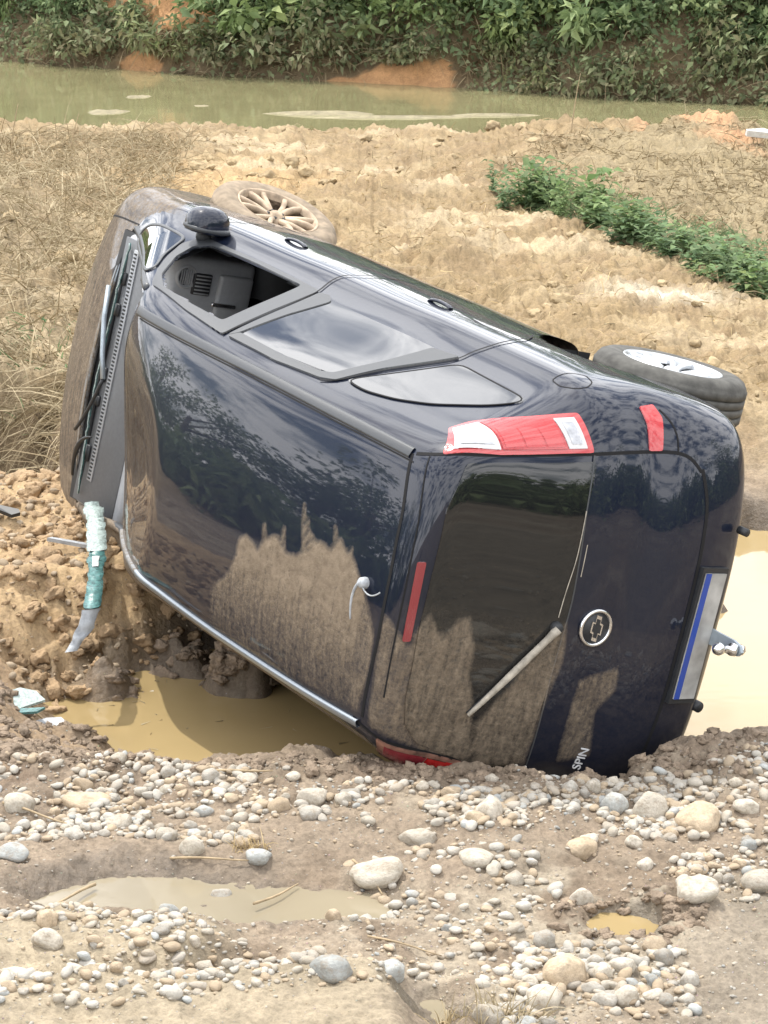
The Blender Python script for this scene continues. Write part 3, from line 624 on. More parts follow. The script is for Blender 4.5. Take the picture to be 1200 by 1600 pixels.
# --- outlines of panes, lamps and gaps, measured on that shell (metres)
FEAT = {
 'win_open': [(2.725, -0.636, 1.374), (2.866, -0.699, 1.235), (2.909, -0.748, 1.129), (2.854, -0.773, 1.081), (2.479, -0.778, 1.074), (2.083, -0.774, 1.084), (2.061, -0.684, 1.273), (2.035, -0.594, 1.46), (2.301, -0.598, 1.456), (2.585, -0.606, 1.435)],
 'fdoor_frame': [(2.676, -0.595, 1.439), (2.801, -0.643, 1.352), (2.901, -0.688, 1.258), (2.988, -0.74, 1.146), (2.963, -0.786, 1.054), (2.732, -0.787, 1.057), (2.409, -0.788, 1.054), (1.968, -0.781, 1.069), (1.954, -0.683, 1.275), (1.922, -0.56, 1.519), (2.284, -0.577, 1.492)],
 'gap_fd': [(1.922, -0.56, 1.519), (1.935, -0.671, 1.3), (1.968, -0.781, 1.069), (2.004, -0.812, 1.015), (2.011, -0.836, 0.978), (1.989, -0.858, 0.929), (1.972, -0.864, 0.886)],
 'bstrip': [(1.89, -0.564, 1.514), (1.86, -0.586, 1.476), (1.855, -0.684, 1.274), (1.823, -0.765, 1.1), (1.885, -0.78, 1.071), (1.945, -0.775, 1.082), (1.917, -0.667, 1.31)],
 'rglass': [(1.829, -0.589, 1.471), (1.837, -0.679, 1.284), (1.823, -0.765, 1.1), (1.426, -0.763, 1.103), (1.088, -0.762, 1.105), (1.134, -0.682, 1.279), (1.212, -0.601, 1.448), (1.502, -0.591, 1.471)],
 'rframe_bot': [(1.89, -0.564, 1.514), (1.503, -0.562, 1.523), (1.212, -0.573, 1.5), (1.138, -0.586, 1.477), (1.072, -0.665, 1.317), (0.929, -0.771, 1.082)],
 'rframe_bot_in': [(1.86, -0.586, 1.476), (1.524, -0.583, 1.485), (1.26, -0.588, 1.473), (1.198, -0.6, 1.451), (1.129, -0.681, 1.282), (1.084, -0.764, 1.102)],
 'gap_rd': [(1.89, -0.564, 1.514), (1.503, -0.562, 1.523), (1.198, -0.569, 1.508), (1.133, -0.584, 1.48), (1.062, -0.662, 1.323), (0.915, -0.767, 1.091), (0.932, -0.801, 1.026), (0.881, -0.848, 0.949), (0.963, -0.87, 0.744)],
 'crease': [(1.898, -0.782, 1.066), (1.491, -0.782, 1.064), (0.927, -0.772, 1.081), (0.58, -0.765, 1.089), (0.407, -0.764, 1.083)],
 'quarter': [(1.108, -0.599, 1.452), (1.026, -0.652, 1.344), (0.951, -0.703, 1.228), (0.882, -0.756, 1.112), (0.606, -0.747, 1.125), (0.428, -0.742, 1.133), (0.418, -0.727, 1.164), (0.49, -0.69, 1.248), (0.661, -0.636, 1.368), (0.809, -0.609, 1.429), (0.965, -0.595, 1.459)],
 'fixed': [(3.515, -0.642, 1.061), (3.536, -0.689, 1.039), (3.447, -0.738, 1.052), (3.286, -0.763, 1.083), (3.039, -0.76, 1.104), (2.992, -0.727, 1.174), (2.936, -0.686, 1.261), (2.831, -0.642, 1.348), (2.871, -0.617, 1.362), (3.213, -0.614, 1.199)],
 'fuel': [(0.476, -0.817, 0.994), (0.479, -0.839, 0.958), (0.474, -0.853, 0.907), (0.441, -0.856, 0.869), (0.372, -0.846, 0.887), (0.34, -0.831, 0.933), (0.355, -0.818, 0.973), (0.413, -0.809, 1.001)],
 'tl_out': [(0.328, -0.531, 1.528), (0.42, -0.582, 1.474), (0.44, -0.601, 1.439), (0.424, -0.636, 1.367), (0.325, -0.697, 1.201), (0.261, -0.748, 1.019), (0.24, -0.744, 0.989), (0.203, -0.7, 0.977), (0.168, -0.628, 0.976), (0.205, -0.6, 1.144), (0.247, -0.57, 1.34)],
 'tl_w1': [(0.321, -0.547, 1.509), (0.398, -0.59, 1.46), (0.406, -0.604, 1.432), (0.334, -0.648, 1.325), (0.251, -0.576, 1.342)],
 'tl_w2': [(0.19, -0.614, 1.076), (0.247, -0.7, 1.085), (0.242, -0.726, 1.027), (0.207, -0.692, 1.005), (0.174, -0.63, 0.999)],
 'refl': [(0.25, -0.799, 0.746), (0.25, -0.812, 0.684), (0.202, -0.775, 0.664), (0.14, -0.667, 0.678), (0.153, -0.659, 0.731), (0.203, -0.75, 0.731)],
 'gap_tail': [(0.43, -0.503, 1.563), (0.326, -0.529, 1.529), (0.258, -0.563, 1.388), (0.204, -0.598, 1.144), (0.166, -0.624, 0.976), (0.152, -0.657, 0.731), (0.124, -0.672, 0.629), (0.105, -0.664, 0.563), (0.081, -0.615, 0.515), (0.042, -0.474, 0.489), (0.018, -0.281, 0.492)],
 'bump_gap': [(0.121, -0.674, 0.617), (0.15, -0.73, 0.613), (0.183, -0.769, 0.627), (0.23, -0.802, 0.663)],
 'gap_roof': [(0.447, -0.498, 1.567), (0.373, -0.299, 1.604), (0.343, -0.069, 1.617), (0.334, 0.185, 1.609), (0.375, 0.485, 1.568)],
 'spoil': [(0.366, -0.514, 1.551), (0.293, -0.29, 1.586), (0.273, -0.039, 1.591), (0.272, 0.174, 1.584), (0.283, 0.374, 1.563)],
 'glass_edge': [(0.325, -0.517, 1.538), (0.253, -0.245, 1.553), (0.238, 0.022, 1.533), (0.237, 0.282, 1.505), (0.258, 0.574, 1.379)],
 'glass_low': [(0.164, -0.62, 0.976), (0.118, -0.419, 0.989), (0.093, -0.084, 0.97), (0.098, 0.217, 0.979), (0.146, 0.584, 0.946)],
 'brake': [(0.262, -0.15, 1.576), (0.246, -0.156, 1.549), (0.242, 0.142, 1.539), (0.255, 0.148, 1.565)],
 'wiper': [(0.102, 0.02, 1.007), (0.185, 0.389, 1.254)],
 'emblem': [(0.075, 0.007, 0.842)],
 'spin': [(0.11, 0.538, 0.722), (0.089, 0.457, 0.711)],
 'mud_roof': [(1.434, 0.427, 1.619), (1.431, 0.359, 1.632), (1.317, 0.249, 1.646), (1.28, 0.171, 1.653), (1.282, 0.104, 1.657), (1.235, 0.073, 1.657), (1.166, 0.092, 1.656), (1.141, 0.109, 1.655), (1.115, 0.052, 1.657), (1.039, 0.009, 1.657), (0.964, 0.05, 1.655), (0.891, 0.041, 1.653), (0.827, 0.004, 1.651), (0.794, -0.042, 1.65), (0.756, -0.06, 1.648), (0.695, -0.045, 1.645), (0.655, -0.103, 1.641), (0.605, -0.07, 1.639), (0.561, -0.06, 1.637), (0.496, -0.002, 1.633), (0.442, 0.041, 1.628), (0.331, 0.197, 1.608), (0.397, 0.473, 1.574), (0.902, 0.509, 1.588), (1.439, 0.521, 1.587)],
 'mud_tail1': [(0.345, 0.498, 1.559), (0.329, 0.294, 1.597), (0.331, 0.172, 1.61), (0.33, 0.074, 1.614), (0.293, 0.085, 1.602), (0.241, 0.162, 1.536), (0.237, 0.099, 1.528), (0.228, 0.021, 1.494), (0.211, 0.123, 1.424), (0.201, 0.044, 1.382), (0.19, 0.026, 1.337), (0.18, 0.132, 1.292), (0.179, 0.255, 1.277), (0.177, 0.378, 1.227), (0.205, 0.59, 1.159), (0.239, 0.579, 1.302)],
 'mud_tail2': [(0.204, 0.603, 1.141), (0.176, 0.427, 1.198), (0.142, 0.287, 1.131), (0.109, 0.098, 1.032), (0.092, 0.003, 0.968), (0.088, 0.138, 0.944), (0.101, 0.319, 0.969), (0.145, 0.578, 0.949)],
 'mud_tail3': [(0.124, 0.557, 0.816), (0.088, 0.363, 0.843), (0.078, 0.22, 0.849), (0.075, 0.192, 0.797), (0.069, 0.175, 0.73), (0.056, 0.144, 0.687), (0.058, 0.247, 0.684), (0.078, 0.332, 0.735), (0.096, 0.519, 0.692)],
 'hood_rear': [(3.825, -0.665, 0.963), (3.794, -0.55, 0.994), (3.762, -0.366, 1.028), (3.719, -0.218, 1.051), (3.693, -0.035, 1.064), (3.644, 0.141, 1.078), (3.572, 0.342, 1.09), (3.583, 0.533, 1.058)],
}
# ------------------------------------------------------------------ the overturned car, in its own metres: x to the nose, y to its left, z to its roof
CAR_M = Matrix(((-.54775826, -.22501988, -.80580825, 1.49849236), (.83234593, -.04914806, -.55207311, 9.37395947),
                (.08462351, -.97311383, .21421563, .30949534), (0, 0, 0, 1)))
car = empty('overturned_car'); car.matrix_world = CAR_M
tag(car, 'dark navy people carrier lying on its left side in a muddy pool', 'car')
def put(name, V, F, mat, parent=car, smooth=True): return obj_np(name, V, F, mat, parent, smooth)
def root_along(P, d, lo=-.6, hi=1.2, level=0., n=60):
    """move points along d until they reach the body surface (first crossing from outside)"""
    P = np.asarray(P, float); d = np.asarray(d, float); S = np.linspace(lo, hi, n); a = np.full(len(P), lo); b = np.full(len(P), hi); done = np.zeros(len(P), bool); prev = lo
    for s in S:
        q = P + d * s; v = fbody(q[:, 0], q[:, 1], q[:, 2]) < level; new = v & ~done; a[new] = prev; b[new] = s; done |= v; prev = s
    for _ in range(24):
        m = (a + b) / 2; q = P + d * m[:, None]; v = fbody(q[:, 0], q[:, 1], q[:, 2]) < level; b = np.where(v, m, b); a = np.where(v, a, m)
    return P + d * a[:, None]
def normals(P):
    return unit(grad(P[:, 0], P[:, 1], P[:, 2]))
def snap(P, off=0.):
    P = np.array(P, float)
    for _ in range(8):
        v = fbody(P[:, 0], P[:, 1], P[:, 2]) - 0; gq = grad(P[:, 0], P[:, 1], P[:, 2]); P = P - (v / np.maximum((gq ** 2).sum(1), .05))[:, None] * gq
    return P + normals(P) * off
def densify(poly, h, closed=True):
    P = np.asarray(poly, float); out = []; n = len(P)
    for i in range(n if closed else n - 1):
        a, b = P[i], P[(i + 1) % n]; k = max(1, int(np.ceil(np.linalg.norm(b - a) / h)))
        out += [a + (b - a) * j / k for j in range(k)]
    if not closed: out.append(P[-1])
    return np.array(out)
def smooth_line(P, it=2, closed=False):
    P = np.asarray(P, float)
    for _ in range(it):
        Q = P.copy()
        if closed: Q = .5 * P + .25 * (np.roll(P, 1, 0) + np.roll(P, -1, 0))
        else: Q[1:-1] = .5 * P[1:-1] + .25 * (P[:-2] + P[2:])
        P = Q
    return P
SIDE, TAIL, TOP, CORNER = (0, 1, 0), (1, 0, 0), (0, 0, -1), (.75, .66, 0)
def drape(name, poly, d, mat, off=.002, th=.006, h=.025, parent=None, holes=(), rnd=3):
    """plate of thickness th laid on the body surface inside a polygon of surface points, seen along d"""
    parent = parent or car
    d = np.array(d, float); d /= np.linalg.norm(d); up = np.array([0, 0, 1.]) if abs(d[2]) < .9 else np.array([1., 0, 0]); e1 = np.cross(d, up); e1 /= np.linalg.norm(e1); e2 = np.cross(e1, d)
    def to2(P): P = np.asarray(P, float); return np.c_[P @ e1, P @ e2]
    loops = [smooth_line(densify(to2(poly), h * .6), rnd, True)] + [smooth_line(densify(to2(q), h * .6), rnd, True) for q in holes]
    pts = []; edges = []
    for L in loops:
        b = len(pts); pts += [Vector(p) for p in L]; edges += [(b + i, b + (i + 1) % len(L)) for i in range(len(L))]
    nbd = len(pts); lo = loops[0].min(0); hi = loops[0].max(0)
    gx, gy = np.meshgrid(np.arange(lo[0], hi[0], h), np.arange(lo[1], hi[1], h)); gx, gy = gx.ravel(), gy.ravel()
    sd = pdist(gx, gy, loops[0])
    for L in loops[1:]: sd = np.minimum(sd, -pdist(gx, gy, L))
    k = sd > h * .45; pts += [Vector((a, b)) for a, b in zip(gx[k], gy[k])]
    v2, e_, f_, ov, _, _ = delaunay_2d_cdt(pts, edges, [], 0, 1e-5)
    v2 = np.array([tuple(v) for v in v2]); F = np.array([f for f in f_ if len(f) == 3])
    c = v2[F].mean(1); sd = pdist(c[:, 0], c[:, 1], loops[0]) > 0
    for L in loops[1:]: sd &= pdist(c[:, 0], c[:, 1], L) < 0
    F = F[sd]
    base = v2[:, :1] * e1 + v2[:, 1:] * e2; dist = (np.asarray(poly, float) @ d).mean(); P = root_along(base + d * dist, d, -.5, .5)
    N = normals(P); outer = P + N * off; inner = P + N * (off - th); n = len(P)
    # consistent winding: outwards
    a, b, cc = outer[F[:, 0]], outer[F[:, 1]], outer[F[:, 2]]; fl = (np.cross(b - a, cc - a) * N[F[:, 0]]).sum(1) < 0; F[fl] = F[fl][:, ::-1]
    E = np.sort(np.concatenate([F[:, [0, 1]], F[:, [1, 2]], F[:, [2, 0]]]), 1); Ed = np.concatenate([F[:, [0, 1]], F[:, [1, 2]], F[:, [2, 0]]])
    u, idx, cnt = np.unique(E[:, 0] * 1000003 + E[:, 1], return_index=True, return_counts=True); Bd = Ed[idx[cnt == 1]]
    # walls have their own vertices so the rim stays crisp
    W0 = outer; V = np.vstack([outer, outer, inner]); Q = np.stack([Bd[:, 1] + n, Bd[:, 0] + n, Bd[:, 0] + 2 * n, Bd[:, 1] + 2 * n], 1)
    o = put(name, V, [F, Q], mat, parent); set_mud(o, V); o.data.normals_split_custom_set_from_vertices(np.vstack([N, N, N]).tolist()); return o
def bigger(poly, q):
    P = np.array(poly); c = P.mean(0); return [tuple(c + (p - c) * q) for p in P]
def ribbon(name, line, w, mat, off=.0015, hgt=0., h=.03, parent=None, closed=False, sm=3):
    """band of width w along a line on the surface; hgt > 0 gives it raised rounded thickness"""
    P = snap(smooth_line(densify(line, h, closed), sm, closed)); N = normals(P); T = np.gradient(P, axis=0) if not closed else np.roll(P, -1, 0) - np.roll(P, 1, 0); S = unit(np.cross(T, N)); rows = []
    prof = [(-.5, 0), (.5, 0)] if hgt == 0 else [(-.5, -.003), (-.5, hgt * .7), (-.3, hgt), (.3, hgt), (.5, hgt * .7), (.5, -.003)]
    for a, b in prof:
        C = snap(P + S * a * w); rows.append(C + normals(C) * (off + b))
    k = len(rows); V = np.stack(rows, 1).reshape(-1, 3); n = len(P); i = np.arange(n if closed else n - 1); F = []
    for j in range(k - 1): F.append(np.stack([i * k + j, i * k + j + 1, ((i + 1) % n) * k + j + 1, ((i + 1) % n) * k + j], 1))
    o = put(name, V, np.concatenate(F), mat, parent or car, smooth=hgt == 0); set_mud(o, V); return o

# --- where dried mud lies on the shell
MUD_ROOF = [(p[0], p[1]) for p in FEAT['mud_roof']]
def tw(p): return (p[1], p[2] + 1.2 * p[0])
MUD_T = [[tw(p) for p in FEAT[k]] for k in ('mud_tail1', 'mud_tail2', 'mud_tail3')]
STREAKS = [((.915, -.15), (.82, .07)), ((.87, -.11), (.77, .07)), ((.82, -.06), (.75, .04)), ((.70, -.13), (.64, -.01)), ((1.00, -.03), (.97, .06)), ((1.13, .0), (1.1, .08)), ((.58, -.09), (.56, .0))]
def set_mud(o, V):
    x, y, z = V[:, 0].astype(float), V[:, 1].astype(float), V[:, 2].astype(float); n = len(x)
    mud = np.full(n, -.2); mk = np.full(n, .75); film = np.full(n, .07)
    top = z > 1.5; rear = (x < .45)
    d = pdist(x, y, MUD_ROOF)
    for (a, b) in STREAKS:
        a = np.array(a); b = np.array(b); e = b - a; t = np.clip(((x - a[0]) * e[0] + (y - a[1]) * e[1]) / (e @ e), 0, 1)
        d = np.maximum(d, .006 + .006 * t - np.hypot(x - a[0] - e[0] * t, y - a[1] - e[1] * t))
    d = np.where(top & (x > .36), d, -.2); mud = np.maximum(mud, np.clip(d, -.2, .2))
    fade = np.clip(.98 - 1.75 * np.maximum(0, y - .10), .26, 1.)
    mk = np.where(top & (x > .36), fade, mk)
    for q in MUD_T:
        d = np.where(rear & (z > .6), pdist(y, z + 1.2 * x, q), -.2); mud = np.maximum(mud, d)
    mk = np.where(rear & (z > .6), .60, mk)
    # crushed roof front: smeared with mud
    q = x - XFOLD(np.clip(y, -.65, .75)); fr = (z > 1.3) & (x > 1.8) & (y > -.5)
    mud = np.where(fr & (q > .04), np.maximum(mud, np.clip((q - .04) * .8, 0, .06)), mud); mk = np.where(fr & (q > 0), .14 + .40 * smoothstep(.2, .55, y) + .2 * smoothstep(.5, .62, q), mk)
    film = np.where(fr & (q > 0), .22, film)
    # bonnet: grey-brown all over except its upper corner
    hd = (x > 3.6) & (z > .8); hm = np.where(hd, np.clip((y + .50 - .10 * np.sin(9 * x)) * .8, -.1, .06), -.2); mud = np.maximum(mud, hm); mk = np.where(hd, .62, mk)
    # sky-facing front wing, sills and the buried left flank
    wing = (y < -.5) & (x > 2.9) & (z < 1.0); wm = np.where(wing, .02 * np.sin(9 * x) + .03 * np.sin(17 * z + 3 * x) - .02 + .10 * smoothstep(3.3, 3.9, x), -.2); mud = np.maximum(mud, wm); mk = np.where(wing, .62, mk)
    sill = (y < -.6) & (z < .42) & (x > 1.0); mud = np.where(sill, np.maximum(mud, (.42 - z) * .3), mud)
    lo_ = np.where(x < .4, .70, .57); mud = np.where(y > lo_, np.maximum(mud, (y - lo_) * 1.2), mud); mk = np.where(y > lo_, .85, mk)
    film = np.where((y < -.5), .07, film); film = np.where(top & (y > .1), .22, film); film = np.where((x < .3) & (y > .0), .20, film)
    for nm, v in (('mud', mud), ('mudk', mk), ('film', film)): fattr(o.data, nm, v)

# --- shell, split into its panels
P, Q = surfnet(fbody, (-.1, -1, .1), (4.5, 1, 1.8), .019)
C = P[Q].mean(1); cx, cy, cz = C.T
WIN = [(p[0], p[2]) for p in FEAT['win_open']]
fw = pdist(cx, cz, WIN)
XE = lambda y: 2.70 + .02 * np.sin(3 * y) - .0 * y
ap = .555 + .12 * np.clip((cx - 2.7) / .95, 0, 1)
shield = (cx > XE(cy)) & (cx < 3.72 - .02 * np.abs(cy)) & (np.abs(cy) < ap) & (cz > .95)
arch = (((cx - .875) ** 2 + (cz - .30) ** 2 < .365 ** 2) | ((cx - 3.495) ** 2 + (cz - .30) ** 2 < .365 ** 2)) & (np.abs(cy) > .52)
keep = ~((fw > .006) & (cy < -.4)) & ~shield & ~arch
gR = np.array([(p[0], p[2]) for p in FEAT['gap_rd']])
FD = [(1.92, 1.52), (1.95, 1.30), (2.04, .96), (1.99, .87), (2.02, .40), (3.02, .40), (3.05, .85), (3.02, 1.1), (2.86, 1.32), (2.72, 1.43)]
RD = [(1.92, 1.52), (1.95, 1.30), (2.04, .96), (1.99, .87), (2.02, .40), (1.28, .40), (.98, .73), (.91, .93), (.93, 1.05), (1.06, 1.32), (1.13, 1.5)]
side = (cy < -.52)
lab = np.zeros(len(Q), int)                                              # 0 body shell
lab[(np.abs(cy) < .50) & (cz > 1.40) & (cx > .36) & (cx < 2.75)] = 1     # roof
lab[(cx > 3.72) & (np.abs(cy) < .70 - .02 * (cx - 3.6)) & (cz > .78)] = 2  # bonnet
lab[side & (pdist(cx, cz, FD) > 0)] = 3
lab[side & (pdist(cx, cz, RD) > 0)] = 4
lab[(cx < .37) & (np.abs(cy) < .50 + .13 * np.clip((1.53 - cz) / .55, 0, 1)) & (cz > .50)] = 5
lab[(cx < .32) & (lab == 0) & (cz < .62)] = 6; lab[(cx > 4.0) & (lab == 0) & (cz < .8)] = 7
NAMES = ['body_shell', 'roof_panel', 'bonnet', 'front_door', 'rear_door', 'tailgate', 'rear_bumper', 'front_bumper']
NRM = normals(P); PANEL = {}
for k, nm in enumerate(NAMES):
    F = Q[keep & (lab == k)]; used, inv = np.unique(F, return_inverse=True); o = put(nm, P[used], inv.reshape(-1, 4), M['paint'])
    o.data.normals_split_custom_set_from_vertices(NRM[used].tolist()); set_mud(o, P[used]); PANEL[nm] = o
PANEL['bonnet']['label'] = 'bonnet coated in dried grey-brown mud'
# --- inner lining, so the openings look into a cabin
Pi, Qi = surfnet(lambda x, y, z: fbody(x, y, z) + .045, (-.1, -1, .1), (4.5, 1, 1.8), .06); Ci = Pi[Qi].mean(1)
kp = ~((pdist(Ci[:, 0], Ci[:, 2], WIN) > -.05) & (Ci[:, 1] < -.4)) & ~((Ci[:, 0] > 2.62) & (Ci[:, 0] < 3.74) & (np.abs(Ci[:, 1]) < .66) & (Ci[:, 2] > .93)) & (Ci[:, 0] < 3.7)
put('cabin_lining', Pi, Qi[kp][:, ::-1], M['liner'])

# --- side windows, frames and gaps (sky-facing right side)
op = FEAT['win_open']; drape('window_frame', FEAT['fdoor_frame'], SIDE, M['trim'], .008, .016, holes=[op], rnd=2, parent=PANEL['front_door'])
drape('quarter_light', FEAT['fixed'], (0, .7, -.7), M['side_glass'], .005, .008)
drape('rear_door_glass', bigger(FEAT['rglass'], 1.05), SIDE, M['side_glass'], .0055, .008, rnd=1, parent=PANEL['rear_door'])
fr = FEAT['bstrip'][:1] + FEAT['rframe_bot'][1:] + FEAT['rframe_bot_in'][::-1][:1] + FEAT['rframe_bot_in'][::-1][1:]
drape('window_frame', fr, SIDE, M['trim'], .009, .016, rnd=1, parent=PANEL['rear_door'])
drape('door_pillar', FEAT['bstrip'], SIDE, M['trim'], .010, .017, rnd=1, parent=PANEL['rear_door'])
drape('quarter_window', FEAT['quarter'], SIDE, M['side_glass'], .005, .008); ribbon('window_seal', FEAT['quarter'], .007, M['gap'], .0055, .0005, closed=True); ribbon('window_seal', FEAT['fixed'], .014, M['trim'], .0055, .003, closed=True)
ribbon('panel_gap', FEAT['gap_fd'] + [(2.02, -.86, .6), (2.02, -.85, .4), (2.05, -.8, .3)], .009, M['gap'], .006)
ribbon('panel_gap', FEAT['gap_rd'][2:] + [(1.05, -.87, .66)], .009, M['gap'], .006)
ribbon('panel_gap', [(2.98, -.79, 1.04), (3.04, -.84, .9), (3.04, -.86, .6), (3.0, -.85, .4)], .008, M['gap'])
ribbon('panel_gap', FEAT['fuel'], .005, M['gap'], .001, closed=True, h=.01)
ribbon('panel_gap', [(3.64, -.70, .99), (3.9, -.69, .95), (4.2, -.66, .88)], .008, M['gap'])
for zc, xs in ((.66, (2.62, .16)), (.66, (1.5, .15))):                   # door handles
    x0, L = xs; hb = []; 
    Vh = []; n = 14
    for i in range(n + 1):
        q = i / n; xx = x0 - L / 2 + L * q; p = snap(np.array([[xx, -.87, .80]]))[0]; lift = .014 * math.sin(math.pi * q) ** .5
        for a in range(6): Vh.append((xx, p[1] - lift - .008 * math.sin(a * math.pi / 3), p[2] + .014 * math.cos(a * math.pi / 3)))
    Vh = np.array(Vh); i = np.arange(n); F = np.concatenate([np.stack([i * 6 + a, i * 6 + (a + 1) % 6, (i + 1) * 6 + (a + 1) % 6, (i + 1) * 6 + a], 1) for a in range(6)])
    o = put('door_handle', Vh, F, M['paint'], PANEL['front_door'] if x0 > 2 else PANEL['rear_door']); set_mud(o, Vh)

# --- roof mouldings
xs = np.linspace(.45, 2.66, 30)
ribbon('roof_moulding', [(a, -.505, 1.58) for a in xs], .042, M['trim'], -.001, .009)
xs = np.linspace(.40, 2.75, 30); rm = ribbon('roof_moulding', [(a, .52 + .03 * smoothstep(1.8, 2.75, a), 1.56) for a in xs], .030, M['silver_trim'], .002, .012)
rm['label'] = 'silver-grey roof moulding along the lower edge'
ribbon('panel_gap', [(a, -.475, 1.58) for a in np.linspace(.42, 2.6, 30)], .006, M['gap'])
ribbon('panel_gap', FEAT['gap_roof'], .014, M['gap'], .0015)
ribbon('panel_gap', FEAT['spoil'], .006, M['gap'], .0015)

# --- tail
M['muddy_red'] = simple('muddy_red_lens', (.20, .10, .07), .75, .6, 22, bump=.3)
M['lamp_cell'] = simple('lamp_cell', (.42, .43, .45), .25, .25, 40, metal=.5)
ge = FEAT['glass_edge']; gl = FEAT['glass_low']
gpoly = [(.30, -.525, 1.46), (.235, -.36, 1.515), (.225, -.1, 1.52), (.225, .1, 1.52), (.235, .36, 1.50)] + [(.25, .46, 1.47), (.24, .53, 1.40), (.19, .60, 1.15), (.17, .61, .98)] + gl[::-1][1:-1] + [(.175, -.60, .965), (.23, -.565, 1.18), (.30, -.53, 1.42)]
rw = drape('rear_window', gpoly, TAIL, M['dark_glass'], .006, .009, rnd=1, parent=PANEL['tailgate'])
ribbon('glass_edge', gl, .006, M['trim'], .0068, parent=PANEL['tailgate'])
ribbon('panel_gap', FEAT['gap_tail'][:9], .013, M['gap'], .0015)
ribbon('panel_gap', [(p[0], -p[1], p[2]) for p in FEAT['gap_tail'][:9]], .013, M['gap'], .0015)
ribbon('panel_gap', [(.10, -.62, .51), (.07, -.5, .475), (.04, -.30, .47), (.03, 0, .47), (.04, .30, .47), (.07, .5, .475), (.10, .62, .51)], .016, M['gap'], .0015)
ribbon('panel_gap', FEAT['bump_gap'][:1] + FEAT['bump_gap'][1:], .007, M['gap'], .0015)
drape('brake_light', FEAT['brake'], (1, 0, -.9), M['dull_red'], .006, .01, h=.012, rnd=1, parent=PANEL['tailgate'])
def lamp(sgn):
    P = np.array(FEAT['tl_out']); P[:, 1] *= sgn; d = (.75, .66 * sgn, 0)
    tt = np.linspace(0, 1, 4); inn = P[[0, 10, 9, 8]]; out = P[[2, 3, 4, 5]]
    def at(t, q): return np.array([np.interp(t, tt, inn[:, k]) * (1 - q) + np.interp(t, tt, out[:, k]) * q for k in range(3)])
    def cell(t0, t1, q0, q1, n=6): T = np.linspace(t0, t1, n); return [tuple(at(t, q0)) for t in T] + [tuple(at(t, q1)) for t in T[::-1]]
    t = drape('tail_light', cell(.0, 1.0, .0, 1.0, 10), d, M['red_rim'] if sgn > 0 else M['muddy_red'], .007, .016, h=.010, rnd=4)
    for (t0, t1, m) in ((.05, .345, 'clear'), (.36, .80, 'red'), (.815, .95, 'clear')):
        drape('lens', cell(t0, t1, .10, .86), d, M[m if sgn > 0 else ('dull_red' if m == 'clear' else 'red')], .0125, .008, h=.008, rnd=0, parent=t)
        if m == 'clear' and sgn < 0: continue
        if m == 'clear': drape('lamp_cell', cell(t0 + .03, t1 - .03, .20, .74), d, M['lamp_cell'], .0155, .006, h=.008, rnd=1, parent=t)
        elif sgn > 0:
            for k in range(3): a = t0 + .02 + k * .14; drape('lens_facet', cell(a, a + .125, .14, .62), d, M['red_rim'], .0145, .006, h=.008, rnd=1, parent=t)
    return t
lamp(1); t2 = lamp(-1); t2['label'] = 'lower tail light smeared with mud'
drape('reflector', FEAT['refl'], CORNER, M['red'], .006, .012, h=.012, rnd=1, parent=PANEL['rear_bumper'])
drape('reflector', [(p[0], -p[1], p[2]) for p in FEAT['refl']], (.75, -.66, 0), M['red'], .006, .012, h=.012, rnd=1, parent=PANEL['rear_bumper'])
def tube(name, pts, r, mat, parent=car, seg=8, taper=None):
    P = np.asarray(pts, float); n = len(P); T = unit(np.gradient(P, axis=0)); a = np.array([.3, .5, .8]); S = unit(np.cross(T, a)); B = np.cross(T, S); V = []
    for k in range(seg):
        t = 2 * math.pi * k / seg; rr = np.asarray(taper if taper is not None else np.full(n, r))[:, None]; V.append(P + (S * math.cos(t) + B * math.sin(t)) * rr)
    V = np.stack(V, 1).reshape(-1, 3); i = np.arange(n - 1)
    F = np.concatenate([np.stack([i * seg + k, i * seg + (k + 1) % seg, (i + 1) * seg + (k + 1) % seg, (i + 1) * seg + k], 1) for k in range(seg)])
    caps = [np.array([[0] + [0, 0]])]; V = np.vstack([V, P[:1], P[-1:]]); m = n * seg; kk = np.arange(seg)
    C3 = np.concatenate([np.stack([(kk + 1) % seg, kk, np.full(seg, m)], 1), np.stack([(n - 1) * seg + kk, (n - 1) * seg + (kk + 1) % seg, np.full(seg, m + 1)], 1)])
    return put(name, V, [F, C3], mat, parent)
def bez(a, b, c, n=12):
    t = np.linspace(0, 1, n)[:, None]; return (1 - t) ** 2 * np.array(a) + 2 * t * (1 - t) * np.array(b) + t * t * np.array(c)
def lathe(name, prof, mat, parent, seg=48, axis_m=None, smooth=True):
    """profile (radius, depth) spun about local y"""
    t = np.linspace(0, 2 * np.pi, seg, endpoint=False); V = np.array([[(r * math.cos(a), h, r * math.sin(a)) for r, h in prof] for a in t]).reshape(-1, 3); k = len(prof); i = np.arange(seg)
    F = np.concatenate([np.stack([i * k + j, i * k + j + 1, ((i + 1) % seg) * k + j + 1, ((i + 1) % seg) * k + j], 1) for j in range(k - 1)])
    o = put(name, V, F, mat, parent, smooth); return o
